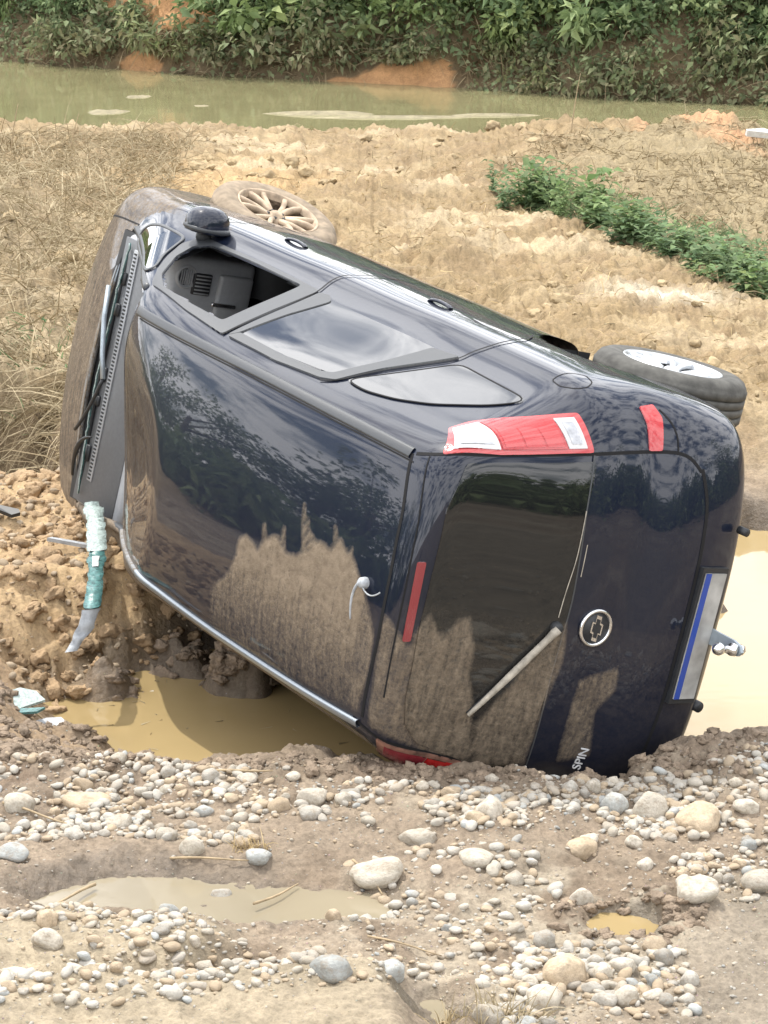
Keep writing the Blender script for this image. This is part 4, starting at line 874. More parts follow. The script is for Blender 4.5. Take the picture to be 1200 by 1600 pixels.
# rear wiper
M['mud_grey'] = simple('muddy_grey', (.33, .30, .25), .7, .35, 30, bump=.3)
w0 = np.array(FEAT['wiper'][0]); w1 = np.array(FEAT['wiper'][1]); wp = densify([w0, w1], .03, False); wp = snap(wp, .024); wp[0] += 0
tube('wiper_arm', wp, .01, M['mud_grey'], PANEL['tailgate'], 8, np.interp(np.linspace(0, 1, len(wp)), [0, .12, .5, 1], [.019, .014, .015, .008])); 
bpv = snap(densify([w0 + (w1 - w0) * .3, w1], .04, False), .009); tube('wiper_blade', bpv, .006, M['dash_dark'], PANEL['tailgate'], 6)
def frame_at(p, upv=(0, 0, 1)):
    """local axes on the surface: columns right (seen from outside), up, outward normal"""
    p = snap(np.array([p]))[0]; n = normals(p[None])[0]; u = np.array(upv, float); u -= n * (u @ n); u /= np.linalg.norm(u); r = np.cross(u, n)
    return Matrix(((r[0], u[0], n[0], p[0]), (r[1], u[1], n[1], p[1]), (r[2], u[2], n[2], p[2]), (0, 0, 0, 1)))
def flat(name, polys, depth, mat, mtx, parent, bev=.0):
    bm = bmesh.new()
    for poly in polys:
        f = bm.faces.new([bm.verts.new((a, b, 0)) for a, b in poly]); r = bmesh.ops.extrude_face_region(bm, geom=[f]); bmesh.ops.translate(bm, verts=[v for v in r['geom'] if isinstance(v, bmesh.types.BMVert)], vec=(0, 0, depth))
    bmesh.ops.recalc_face_normals(bm, faces=bm.faces); me = bpy.data.meshes.new(name); bm.to_mesh(me); bm.free(); me.materials.append(mat)
    o = link(bpy.data.objects.new(name, me), parent); o.matrix_local = mtx; return o
ribbon('scratch', [(.14, -.42, .985), (.115, -.24, .99), (.105, -.12, 1.005), (.1, -.02, 1.01)], .004, M['mud_grey'], .0085, parent=PANEL['tailgate'])
ribbon('scratch', [(.12, -.30, .955), (.105, -.18, .955)], .004, M['mud_grey'], .002, parent=PANEL['tailgate'])
# wiper hub
hub = lathe('wiper_hub', [(0, .03), (.014, .03), (.022, .022), (.026, .0), (.026, -.01)], M['dash_dark'], PANEL['tailgate'], 20); hub.matrix_local = frame_at(w0) @ Matrix.Rotation(math.pi / 2, 4, 'X')
# round badge with a slanted cross bar
bm_ = frame_at(FEAT['emblem'][0]); bd = lathe('emblem', [(.060, .0), (.060, .007), (.065, .010), (.070, .010), (.074, .006), (.074, 0)], M['chrome'], car, 48); bd.matrix_local = bm_ @ Matrix.Rotation(math.pi / 2, 4, 'X')
lathe('badge_field', [(0, .004), (.061, .004), (.061, 0)], M['dash_dark'], bd, 32)
def cross(s): return [(a * s, b * s) for a, b in [(-.052, -.012), (-.022, -.012), (-.026, -.026), (.016, -.026), (.022, -.012), (.046, -.012), (.052, .012), (.022, .012), (.026, .026), (-.016, .026), (-.022, .012), (-.046, .012)]]
cr = flat('cross_bar', [cross(1.)], .006, M['chrome'], Matrix.Rotation(-math.pi / 2, 4, 'X') @ Matrix.Translation((0, 0, .004)), bd)
cr2 = flat('cross_bar', [cross(.74)], .0025, M['dash_dark'], Matrix.Rotation(-math.pi / 2, 4, 'X') @ Matrix.Translation((0, 0, .0088)), bd)
def text(name, s, size, mtx, mat, parent, ext=.002):
    cu = bpy.data.curves.new(name, 'FONT'); cu.body = s; cu.size = size; cu.extrude = ext; cu.align_x = 'CENTER'; cu.align_y = 'CENTER'
    tmp = bpy.data.objects.new(name, cu); COL.objects.link(tmp); dg = bpy.context.evaluated_depsgraph_get(); me = bpy.data.meshes.new_from_object(tmp.evaluated_get(dg)); bpy.data.objects.remove(tmp)
    me.materials.clear(); me.materials.append(mat); o = link(bpy.data.objects.new(name, me), parent); o.matrix_local = mtx; return o
text('lettering', 'SPIN', .05, frame_at((.115, .535, .715)) @ Matrix.Translation((0, 0, .003)), M['white'], PANEL['tailgate'])
# number plate on the bumper
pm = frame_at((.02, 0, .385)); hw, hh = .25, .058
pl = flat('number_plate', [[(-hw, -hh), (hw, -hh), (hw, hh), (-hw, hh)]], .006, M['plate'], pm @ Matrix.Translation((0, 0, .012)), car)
flat('plate_band', [[(-hw, hh - .03), (hw, hh - .03), (hw, hh), (-hw, hh)]], .0015, M['blue'], Matrix.Translation((0, 0, .006)), pl)
flat('plate_holder', [[(-hw - .02, -hh - .012), (hw + .02, -hh - .012), (hw + .02, hh + .015), (-hw - .02, hh + .015)]], .03, M['dash_dark'], pm @ Matrix.Translation((0, 0, -.0185)), PANEL['rear_bumper'])
# tow hitch
hb = flat('tow_bar', [[(-.16, -.03), (.0, -.03), (.04, -.02), (.055, 0), (.04, .02), (0, .03), (-.16, .03)]], .014, M['steel'], Matrix.Translation((-.115, 0, .31)) @ Matrix.Rotation(math.pi, 4, 'Z'), car)
lathe('tow_ball', [(0, .112), (.012, .109), (.021, .10), (.025, .086), (.021, .071), (.014, .063), (.013, .03), (.024, .024), (.026, .006), (.0, .006)], M['chrome'], hb, 24).matrix_local = Matrix.Translation((.02, 0, .012)) @ Matrix.Rotation(math.pi / 2, 4, 'X')
lathe('tow_nut', [(0, .02), (.02, .02), (.022, .004), (.0, .0)], M['chrome'], hb, 6, smooth=False).matrix_local = Matrix.Translation((.02, 0, -.004)) @ Matrix.Rotation(-math.pi / 2, 4, 'X')
tube('exhaust_pipe', [(.2, .30, .25), (.10, .30, .245), (.045, .30, .245)], .022, M['dash_dark'], car, 14)
tube('tow_eye_cap', [(.03, -.42, .30), (-.012, -.42, .295)], .016, M['dash_dark'], car, 12)
# aerial stub on the rear of the roof
ab = lathe('aerial_base', [(0, .034), (.012, .032), (.02, .022), (.022, .008), (.022, -.004)], M['tape'], PANEL['roof_panel'], 20); fa = frame_at((.46, 0, 1.63), (1, 0, 0)); ab.matrix_local = fa @ Matrix.Rotation(math.pi / 2, 4, 'X')
pa = np.array(fa.translation) + np.array([0, 0, .03]); tube('aerial_mast', bez(pa, pa + [.03, .05, .01], pa + [.0, .14, .0]), .0045, M['tape'], ab.parent, 6, np.linspace(.006, .0035, 12)); tube('aerial_wire', bez(pa + [-.01, .01, -.01], pa + [-.06, .05, -.015], pa + [-.11, .0, -.02]), .003, M['tape'], ab.parent, 6)

# --- mirror
def blob(name, c, s, mat, parent=car, p=2.6, n=24, cut=None):
    u = np.linspace(0, 2 * np.pi, n, endpoint=False); v = np.linspace(-np.pi / 2, np.pi / 2, n // 2 + 1); U, Vv = np.meshgrid(u, v); sp = lambda a: np.sign(a) * np.abs(a) ** (2 / p)
    X = np.stack([sp(np.cos(Vv)) * sp(np.cos(U)), sp(np.cos(Vv)) * sp(np.sin(U)), sp(np.sin(Vv))], -1).reshape(-1, 3)
    if cut: X = cut(X)
    X = X * np.array(s) + np.array(c); m = len(v); i = np.arange(m * n).reshape(m, n); F = np.stack([i[:-1], np.roll(i[:-1], -1, 1), np.roll(i[1:], -1, 1), i[1:]], -1).reshape(-1, 4)
    o = put(name, X, F, mat, parent); set_mud(o, X); return o
mcut = lambda X: np.c_[X[:, 0] * (1 + .1 * X[:, 2]), np.clip(X[:, 1], -1, .35), X[:, 2]]
mi = blob('door_mirror', (2.93, -.848, 1.075), (.085, .085, .098), M['paint'], car, 2.5, 32, mcut)
blob('mirror_base', (2.95, -.795, 1.07), (.03, .03, .035), M['dash_dark'], mi, 2.5, 16)
blob('mirror_band', (2.93, -.835, 1.075), (.088, .020, .1), M['trim'], mi, 3., 32)

# --- cabin
def rbox(name, lo, hi, mat, parent=car, bev=.03, seg=3, shear=None):
    bm = bmesh.new(); bmesh.ops.create_cube(bm, size=1)
    for v in bm.verts:
        for k in range(3): v.co[k] = lo[k] + (v.co[k] + .5) * (hi[k] - lo[k])
    if shear: 
        for v in bm.verts: v.co = Vector(shear(*v.co))
    bmesh.ops.bevel(bm, geom=bm.edges[:], offset=bev, segments=seg, affect='EDGES', profile=.5)
    me = bpy.data.meshes.new(name); bm.to_mesh(me); bm.free(); me.materials.append(mat); me.polygons.foreach_set('use_smooth', np.ones(len(me.polygons), bool))
    return link(bpy.data.objects.new(name, me), parent)
db = rbox('dashboard', (3.19, -.66, .60), (3.66, .66, 1.04), M['dash'], car, .035, 4, lambda x, y, z: (x - .03 * (1.0 - z) * (x < 3.3), y, z))
def ring_at(nm, p, prof, mat): lathe(nm, prof, mat, db, 28).matrix_local = Matrix.Translation(p) @ Matrix.Rotation(math.pi / 2, 4, 'Z')
ring_at('air_vent', (3.192, -.565, .965), [(.040, .004), (.046, .012), (.053, .013), (.058, .0)], M['dash']); ring_at('vent_field', (3.192, -.565, .965), [(0, .003), (.042, .003)], M['dash_dark'])
for k in range(6): rbox('vent_slat', (3.180, -.60, .935 + k * .0115), (3.190, -.53, .940 + k * .0115), M['dash'], db, .001, 1)
rbox('storage_slot', (3.174, -.59, .835), (3.196, -.49, .93), M['dash_dark'], db, .006, 2)
for k in range(6): rbox('vent_slat', (3.170, -.583 + k * .0165, .842), (3.177, -.577 + k * .0165, .922), M['dash'], db, .001, 1)
rbox('glove_box', (3.155, -.60, .62), (3.19, -.24, .80), M['dash'], db, .015, 2)
rbox('grab_strip', (3.14, -.47, .70), (3.16, -.45, .83), M['chrome'], db, .006, 2)
rbox('dash_pad', (3.26, -.64, 1.036), (3.655, .64, 1.045), M['dash_top'], db, .003, 1)
# ribbed demister strip along the screen base
st = rbox('demister_strip', (3.505, -.60, 1.044), (3.55, .52, 1.052), M['dash'], car, .003, 1)
for k in range(62): rbox('demister_slot', (3.515, -.585 + k * .0178, 1.0505), (3.54, -.576 + k * .0178, 1.0545), M['dash_dark'], st, .0008, 1)
for (a, b, c2, d2) in ((-.48, -.42, 3.57, 3.62), (-.33, -.27, 3.57, 3.61), (-.02, .05, 3.57, 3.61), (.12, .17, 3.58, 3.62), (.36, .44, 3.57, 3.61)): rbox('bracket', (c2, a, 1.04), (d2, b, 1.060), M['dash_dark'], db, .006, 1)
for k, (a, b) in enumerate(((-.52, -.02), (.05, .52))):
    s = rbox('front_seat', (2.25, a, .45), (2.75, b, .62), M['seat'], car, .06, 4); rbox('backrest', (2.12, a, .58), (2.28, b, 1.12), M['seat'], s, .06, 4, lambda x, y, z: (x - .18 * (z - .58), y, z)); rbox('headrest', (1.96, a + .13, 1.12), (2.06, b - .13, 1.30), M['seat'], s, .035, 3)
rbox('door_card', (2.05, -.80, .45), (2.98, -.765, 1.03), M['dash'], PANEL['front_door'], .012, 2)
rbox('cabin_floor', (.5, -.74, .28), (3.6, .74, .34), M['liner'], car, .02, 2)
stw = lathe('steering_wheel', [(.17, -.014), (.184, 0), (.17, .014), (.158, 0), (.17, -.014)], M['dash_dark'], car, 32); stw.matrix_local = Matrix.Translation((2.98, .33, .90)) @ Matrix.Rotation(math.radians(65), 4, 'Y') @ Matrix.Rotation(math.pi / 2, 4, 'X')
# --- screen base: black cowl, broken glass edge, wiper arms
def strip_xy(name, ys, x0, x1, zf, mat, parent=car, th=.012):
    V = []
    for y in ys:
        a, b = x0(y), x1(y); V += [(a, y, zf(a, y)), (b, y, zf(b, y)), (b, y, zf(b, y) - th), (a, y, zf(a, y) - th)]
    n = len(ys); i = np.arange(n - 1); F = np.concatenate([np.stack([i * 4 + j, i * 4 + (j + 1) % 4, (i + 1) * 4 + (j + 1) % 4, (i + 1) * 4 + j], 1) for j in range(4)]); return put(name, np.array(V), F, mat, parent, False)
ys = np.linspace(-.66, .66, 40)
def zhood(x, y): return float(root_along(np.array([[x, y, 1.6]]), (0, 0, -1), 0, 1.2)[0, 2])
cow = strip_xy('cowl_panel', ys, lambda y: 3.57 - .03 * y * y, lambda y: 3.75 - .03 * y * y, lambda x, y: 1.055 - .05 * y * y - (.035 if x < 3.6 else 0.02), M['dash_dark'])
strip_xy('cowl_lip', ys, lambda y: 3.715 - .03 * y * y, lambda y: 3.74 - .03 * y * y, lambda x, y: zhood(3.74, y) + .004, M['silver_trim'], cow, .02)
set_mud(bpy.data.objects['cowl_lip'], np.array([v.co[:] for v in bpy.data.objects['cowl_lip'].data.vertices]))
gy = np.linspace(-.62, .60, 50); rg = np.random.default_rng(3)
edge = [(3.60 - .03 * y * y + .003 * math.sin(9 * y), y, 1.078 - .06 * y * y + .0015 * rg.normal()) for y in gy]; tube('broken_screen_edge', edge, .006, M['teal'], cow, 6, .005 + .002 * rg.random(50)); tube('broken_screen_rim', [(a - .006, b, c + .006) for a, b, c in edge], .003, M['crazed'], cow, 6)
tube('screen_seal', [(3.615 - .03 * y * y, y, 1.055 - .06 * y * y) for y in gy], .010, M['dash_dark'], cow, 6)
wa = tube('front_wiper', [(3.63, -.40, 1.10), (3.55, -.26, 1.135), (3.47, -.10, 1.15), (3.42, .0, 1.15)], .012, M['steel'], car, 8); tube('wiper_blade', bez((3.42, .0, 1.15), (3.50, .20, 1.15), (3.63, .30, 1.12)), .009, M['dash_dark'], wa, 6)
tube('loose_blade', bez((3.38, .27, 1.17), (3.52, .30, 1.18), (3.62, .52, 1.09)), .012, M['dash_dark'], wa, 8, np.concatenate([np.linspace(.003, .013, 6), np.linspace(.013, .007, 6)]))
# torn roof edge and the laminated glass strip that hangs from it
ey = np.linspace(-.50, .62, 40); el = np.c_[XE(ey), ey, 1.45 + 0 * ey]; el[:, 2] = root_along(np.c_[el[:, :2], 1.9 + 0 * ey], (0, 0, -1), 0, 1.2)[:, 2]
tube('roof_edge', el - np.array([0, 0, .012]), .014, M['paint'], PANEL['roof_panel'], 8); set_mud(bpy.data.objects['roof_edge'], np.array([v.co[:] for v in bpy.data.objects['roof_edge'].data.vertices]))
tube('headliner_edge', el - np.array([-.012, 0, .03]), .010, M['steel'], PANEL['roof_panel'], 6)
for s in (1, -1):                                                       # windscreen pillars
    a = np.array([(2.70, s * .565, 1.43 if s < 0 else 1.36), (3.0, s * .62, 1.34 if s < 0 else 1.28), (3.35, s * .665, 1.18), (3.68, s * .69, 1.02)]); tube('screen_pillar', snap(densify(a, .05, False), -.012), .022, M['trim'], car, 8)
    set_mud(bpy.data.objects['screen_pillar' if s > 0 else 'screen_pillar.001'], np.array([v.co[:] for v in bpy.data.objects['screen_pillar' if s > 0 else 'screen_pillar.001'].data.vertices]))

# --- wheels
def wheel(x, y, z, steer, tyre, rim, label=None, muddy=False):
    wh = bpy.data.objects.new('wheel', None); COL.objects.link(wh); wh.parent = car
    wh.matrix_local = Matrix.Translation((x, y, z)) @ Matrix.Rotation(math.radians(steer), 4, 'Z')
    if y > 0: wh.matrix_local = wh.matrix_local @ Matrix.Rotation(math.pi, 4, 'Z')
    if label: wh['label'] = label
    # outer face looks along local -y
    R, w = .317, .195; pr = [(.200, .0), (.206, -.006), (.218, -.008), (.24, -.012), (.275, -.010), (.297, .002), (.308, .018), (R - .004, .03)]
    for k in range(4):
        a = .034 + k * .034; pr += [(R, a), (R, a + .026), (R - .010, a + .028), (R - .010, a + .033)]
    pr += [(R - .004, .165), (.305, .18), (.28, .20), (.24, .205), (.205, .19)]
    ty = lathe('tyre', pr, tyre, wh, 72)
    Vb = []; Fb = []
    for k in range(72):                                             # tread blocks on both shoulders
        for (a, b) in ((.012, .034), (.166, .188)):
            t0 = 2 * math.pi * k / 72; t1 = t0 + .062; n0 = len(Vb)
            for rr in (R - .012, R + .003):
                for tt in (t0, t1):
                    for h_ in (a, b): Vb.append((rr * math.cos(tt), h_, rr * math.sin(tt)))
            Fb += [(n0 + p for p in q) for q in ((4, 5, 7, 6), (0, 1, 5, 4), (2, 3, 7, 6), (0, 2, 6, 4), (1, 3, 7, 5))]
    tb = put('tread_blocks', np.array(Vb), np.array([list(f) for f in Fb]), tyre, wh, False); tb['kind'] = 'stuff'
    lathe('rim_barrel', [(.205, .19), (.195, .16), (.184, .09), (.184, .024)], M['dash_dark'] if not muddy else M['clod'], wh, 48)
    rb = lathe('rim', [(.184, .026), (.198, .012), (.203, .002), (.207, -.004), (.204, -.010), (.196, -.006), (.190, .006), (.184, .026)], rim, wh, 56)
    lathe('brake_disc', [(0, .085), (.14, .085), (.14, .095), (0, .095)], M['dash_dark'] if not muddy else M['clod'], wh, 32)
    lathe('hub_cap', [(0, .004), (.02, .005), (.030, .012), (.034, .022), (.055, .026), (.06, .05)], rim, wh, 24)
    for k in range(6):
        for q in (-1, 1):
            t0 = math.radians(k * 60 + 8) + q * math.radians(5); t1 = math.radians(k * 60 + 8) + q * math.radians(13); V = []
            for rr, tt, hw_, dep in ((.045, t0, .014, .022), (.10, t0 + (t1 - t0) * .3, .013, .008), (.15, t0 + (t1 - t0) * .65, .012, .002), (.196, t1, .015, .002)):
                c, s_ = math.cos(tt), math.sin(tt)
                for a, b in ((-1, 0.004), (-.6, -.003), (.6, -.003), (1, .004), (1, .03), (-1, .03)): V.append((rr * c - s_ * a * hw_, dep + b, rr * s_ + c * a * hw_))
            i = np.arange(3); F = np.concatenate([np.stack([i * 6 + j, i * 6 + (j + 1) % 6, (i + 1) * 6 + (j + 1) % 6, (i + 1) * 6 + j], 1) for j in range(6)]); put('spoke', np.array(V), F, rim, wh, False)
    for k in range(5): t = k * 2 * math.pi / 5; put_n = lathe('wheel_nut', [(0, .016), (.008, .016), (.009, .03)], M['dash_dark'], wh, 6); put_n.matrix_local = Matrix.Translation((.042 * math.cos(t), 0, .042 * math.sin(t)))
    return wh
wheel(.852, -.86, .08, 0, M['tyre'], M['alloy'], 'rear wheel with a bright alloy rim, raised in the air')
wheel(3.53, -.88, .335, -17, M['tyre_mud'], M['alloy_mud'], 'front wheel caked in dried mud', True)
wheel(.852, .80, .2, 0, M['tyre_mud'], M['alloy_mud']); wheel(3.49, .78, .28, 0, M['tyre_mud'], M['alloy_mud'])
# wheel wells and underside
for xw in (.875, 3.495):
    for s in (-1, 1):
        t = np.linspace(-.3, math.pi + .3, 28); V = []
        for a in t:
            for yy in (.50, .80): V.append((xw + .375 * math.cos(a), s * yy, .30 + .375 * math.sin(a)))
        i = np.arange(27); V = np.array(V); put('wheel_well', V, np.stack([2 * i, 2 * i + 1, 2 * i + 3, 2 * i + 2], 1), M['dash_dark'])
        V = np.array([(xw + .40 * math.cos(a), s * .5, .30 + .40 * math.sin(a)) for a in t]); V = np.vstack([V, [[xw, s * .5, .2]]]); put('wheel_well_back', V, np.stack([i, i + 1, np.full(27, 28)], 1), M['dash_dark'])
for xw in (.85, 3.5): tube('axle', [(xw, -.72, .14 if xw < 1 else .32), (xw, 0, .24), (xw, .72, .25)], .035, M['dash_dark'], car, 10)

BIG = [
 (-1.299, 8.462, 0.128, 0.119, 'pale', 'round cream boulder at the left edge beside the long tan cobble'),
 (-1.060, 8.532, 0.179, 0.083, 'tan', 'long tan cobble lying flat near the left end of the muddy pool'),
 (-1.246, 7.935, 0.121, 0.056, 'blue', 'flat blue-grey cobble cut off by the left edge of the photo'),
 (-0.257, 8.484, 0.114, 0.082, 'pale', 'pale block of stone on top of a leaning pair at the pool edge'),
 (-0.259, 8.330, 0.095, 0.068, 'grey', 'grey stone underneath the pale block at the pool edge'),
 (-0.749, 8.148, 0.088, 0.071, 'pale', 'egg-shaped pale cobble in the middle of the left gravel bank'),
 (-0.025, 7.852, 0.180, 0.103, 'pale', 'large smooth cream cobble right of the grey puddle'),
 (0.121, 8.156, 0.146, 0.075, 'pale', 'flat pale slab among the gravel below the red tail lamp'),
 (0.366, 8.269, 0.103, 0.134, 'pale', 'upright pale stone leaning in the gravel below the tailgate'),
 (0.314, 8.220, 0.076, 0.080, 'tan', 'rough tan lump left of the leaning pale stone'),
 (0.932, 8.378, 0.127, 0.131, 'pale', 'tall pointed cream stone standing in the gravel right of centre'),
 (1.097, 8.268, 0.174, 0.103, 'tan', 'broad tan rock with a flat top near the right edge'),
 (0.807, 8.404, 0.104, 0.091, 'blue', 'angular whitish grey rock left of the tall pointed stone'),
 (0.682, 8.070, 0.127, 0.083, 'tan', 'dome-shaped tan cobble below the tailgate badge'),
 (0.642, 7.697, 0.080, 0.088, 'pale', 'lone egg-shaped stone standing clear on the brown mud'),
 (1.009, 7.667, 0.155, 0.088, 'pale', 'long cream boulder above the right-hand gravel road'),
 (1.240, 7.803, 0.128, 0.098, 'pale', 'pale boulder at the right edge above the smooth gravel'),
 (0.558, 7.094, 0.154, 0.110, 'tan', 'biggest pinkish tan stone in the bottom right cobble heap'),
 (0.469, 6.907, 0.123, 0.127, 'pale', 'squarish cream boulder behind the dry grass tuft'),
 (0.669, 7.105, 0.071, 0.079, 'pale', 'round pale cobble in the upper row of the bottom right heap'),
 (0.643, 7.191, 0.068, 0.072, 'grey', 'grey cobble beside the biggest tan stone in the heap'),
 (0.727, 7.168, 0.103, 0.056, 'pale', 'smooth pale slab at the top of the bottom right heap'),
 (0.728, 6.942, 0.089, 0.066, 'pale', 'oval pale cobble low in the bottom right heap'),
 (0.919, 7.100, 0.075, 0.063, 'grey', 'grey cobble at the right end of the bottom right heap'),
 (0.301, 6.770, 0.095, 0.083, 'pale', 'pale stone half hidden by the dry grass tuft'),
 (-0.149, 6.786, 0.137, 0.084, 'blue', 'large flat bluish boulder at the bottom edge of the photo'),
 (0.028, 6.855, 0.100, 0.069, 'blue', 'blue-grey flat cobble left of the small brown puddle'),
 (-0.683, 7.441, 0.074, 0.057, 'blue', 'small blue-grey cobble on the near shore of the grey puddle'),
 (-0.159, 7.492, 0.058, 0.054, 'tan', 'single tan cobble standing on wet mud right of the grey puddle'),
 (-0.426, 7.972, 0.100, 0.069, 'blue', 'dark blue-grey cobble against the clump of roots'),
 (-0.361, 8.405, 0.095, 0.064, 'tan', 'tan cobble left of the leaning pair at the pool edge'),
 (0.303, 7.920, 0.134, 0.073, 'pale', 'long flat cream stone right of the large smooth cobble'),
 (0.430, 7.806, 0.072, 0.064, 'pale', 'small wedge of pale stone on the mud in the centre right'),
 (0.202, 7.422, 0.045, 0.045, 'blue', 'little blue-white stone alone on the dark gravel'),
 (0.393, 8.708, 0.061, 0.042, 'pale', 'white pebble lying against the bottom of the tailgate'),
 (0.287, 8.668, 0.042, 0.051, 'pale', 'pointed white pebble beside the lower tail lamp'),
 (0.137, 8.538, 0.046, 0.037, 'pale', 'small round white stone on the dark gravel rim'),
 (1.278, 8.360, 0.113, 0.054, 'pale', 'flat pale cobble at the right edge below the pool'),
 (-1.028, 7.230, 0.072, 0.080, 'tan', 'lumpy tan stone on the sandy bank at bottom left'),
 (-1.014, 7.072, 0.098, 0.071, 'pale', 'pale rock on the near sandy bank at bottom left'),
 (-1.084, 6.880, 0.115, 0.069, 'pale', 'pale boulder in the bottom left corner'),
 (-0.575, 7.138, 0.044, 0.071, 'pale', 'upright white stone on the right end of the sandy bank'),
 (-0.537, 7.792, 0.072, 0.068, 'grey', 'grey stone in the gravel above the grey puddle'),
 (-0.649, 8.027, 0.087, 0.087, 'pale', 'pale wedge-shaped cobble in the left gravel bank'),
 (-0.926, 8.318, 0.099, 0.081, 'pale', 'pale round cobble behind the long tan one'),
 (0.877, 7.935, 0.065, 0.056, 'pale', 'roundish pale cobble in the gravel at right'),
 (1.104, 7.867, 0.047, 0.073, 'pale', 'standing pale pebble left of the right edge boulder'),
 (1.146, 7.860, 0.051, 0.069, 'grey', 'standing grey pebble next to the right edge boulder'),
 (0.700, 8.134, 0.066, 0.049, 'pale', 'white cobble on the right of the dome-shaped one'),
 (0.851, 8.111, 0.062, 0.075, 'pale', 'upright cream pebble below the tall pointed stone'),
]
# ------------------------------------------------------------------ stones
def ground_z(x, y): return TH(np.atleast_1d(x).astype(float), np.atleast_1d(y).astype(float))
def stone_mesh(seed, sub, name='cobble'):
    g = np.random.default_rng(seed); bm = bmesh.new(); bmesh.ops.create_icosphere(bm, subdivisions=sub, radius=.5); V = np.array([v.co[:] for v in bm.verts]); F = np.array([[v.index for v in f.verts] for f in bm.faces]); bm.free()
    d = unit(V); r = np.full(len(V), .5)
    for k in range(g.integers(5, 9)):                               # flattened facets
        n = unit(g.normal(size=(1, 3)))[0]; o = g.uniform(.27, .42); c = d @ n; r = np.minimum(r, np.where(c > .05, o / np.maximum(c, .05), 9))
    r = r * (1 + .07 * noise2(d[:, 0] * 2 + seed, d[:, 1] * 2 + d[:, 2] * 1.3, seed) + .03 * noise2(d[:, 0] * 5, d[:, 1] * 5 + d[:, 2] * 4, seed + 1))
    V = d * r[:, None]
    # soften the facets
    nb = {i: set() for i in range(len(V))}
    for f in F:
        for a in f: nb[a].update(f)
    for _ in range(1): V = .5 * V + .5 * np.array([V[list(nb[i])].mean(0) for i in range(len(V))])
    V /= np.abs(V).max(0) * 2
    return V, F
variants = [stone_mesh(400 + i, 3) for i in range(12)]
vm = []
for V, F in variants:
    me = mesh_np('cobble', V, F, M['stone_grey']); vm.append(me)
SM = {'pale': M['stone_pale'], 'grey': M['stone_grey'], 'tan': M['stone_tan'], 'blue': M['stone_blue']}
gs = np.random.default_rng(21); nstone = 0
def cobble(x, y, w, h, mat, label, group=None, deep=.34, rz=None):
    global nstone
    o = link(bpy.data.objects.new('cobble', vm[gs.integers(0, 12)])); h = min(h * 1.15, w * 1.05)
    o.scale = (w, w * gs.uniform(.68, .92), h * .95); o.rotation_euler = (gs.uniform(-.18, .18), gs.uniform(-.18, .18), gs.uniform(-.4, .4) if rz is None else rz)
    o.location = (x, y, float(ground_z(x, y)[0]) + h * (.5 - deep)); s = o.material_slots[0]; s.link = 'OBJECT'; s.material = SM[mat]
    tag(o, label, 'stone', group); nstone += 1
taken = []
for x, y, w, h, m, l in BIG:
    cobble(x, y, w * 1.02, h, m, l, 'cobbles lying on the gravel track', rz=gs.uniform(-.15, .15)); taken.append((x, y, w * .5))
# zones of loose cobble: polygon, weight, size range
def xy(pts): return pts
ZONES = [('in the gravel bank left of the muddy pool', [(-1.45, 8.95), (-.75, 8.85), (-.1, 8.62), (.05, 8.35), (-.15, 8.05), (-.55, 8.1), (-1.0, 8.2), (-1.35, 8.15)], 78, (.035, .085)),
         ('in the gravel ridge below the tailgate', [(.0, 8.6), (.5, 8.66), (1.15, 8.75), (1.45, 8.95), (1.45, 8.35), (1.1, 8.2), (.6, 8.2), (.1, 8.2)], 70, (.032, .08)),
         ('in the cobble heap at bottom right', [(.35, 6.85), (.46, 7.4), (.62, 7.42), (.92, 7.3), (.93, 6.95), (.85, 6.6), (.4, 6.55)], 48, (.035, .085)),
         ('beside the smooth gravel at the right edge', [(.98, 8.0), (1.4, 8.3), (1.45, 7.8), (1.2, 7.72), (.98, 7.8)], 14, (.04, .08)),
         ('on the pale sandy bank at bottom left', [(-1.25, 7.5), (-.85, 7.45), (-.45, 7.25), (-.1, 7.0), (.0, 6.75), (-1.2, 6.6)], 30, (.03, .075)),
         ('on the brown mud in the middle of the track', [(-.1, 8.0), (.55, 8.05), (.6, 7.4), (.35, 7.0), (.05, 7.1), (-.15, 7.5)], 18, (.022, .045))]
CW = {'pale': 'cream', 'grey': 'grey', 'tan': 'tan', 'blue': 'blue-grey'}
def inside(poly):
    P = np.array(poly); lo, hi = P.min(0), P.max(0)
    while True:
        p = gs.uniform(lo, hi)
        if pdist(p[:1], p[1:], poly)[0] > 0: return p
for zl, poly, n, (a, b) in ZONES:
    k = 0; tries = 0
    while k < n and tries < n * 60:
        tries += 1; p = inside(poly)
        if float(fbm(p[:1] * 3.1, p[1:] * 3.1, 260, 2)[0]) < gs.uniform(-.75, .25): continue
        w = a + (b - a) * gs.uniform(0, 1) ** 2.1
        if any((p[0] - t[0]) ** 2 + (p[1] - t[1]) ** 2 < ((t[2] + w * .5) * .82) ** 2 for t in taken): continue
        m = gs.choice(['pale', 'grey', 'tan', 'blue'], p=[.34, .34, .26, .06]); sz = 'Small' if w < .055 else 'Middling'
        if nstone >= 298: break
        cobble(p[0], p[1], w, w * gs.uniform(.5, .85), m, f'{sz.lower()} {CW[m]} cobble {zl}', f'{sz.lower()} {CW[m]} cobbles {zl}'); taken.append((p[0], p[1], w * .5)); k += 1
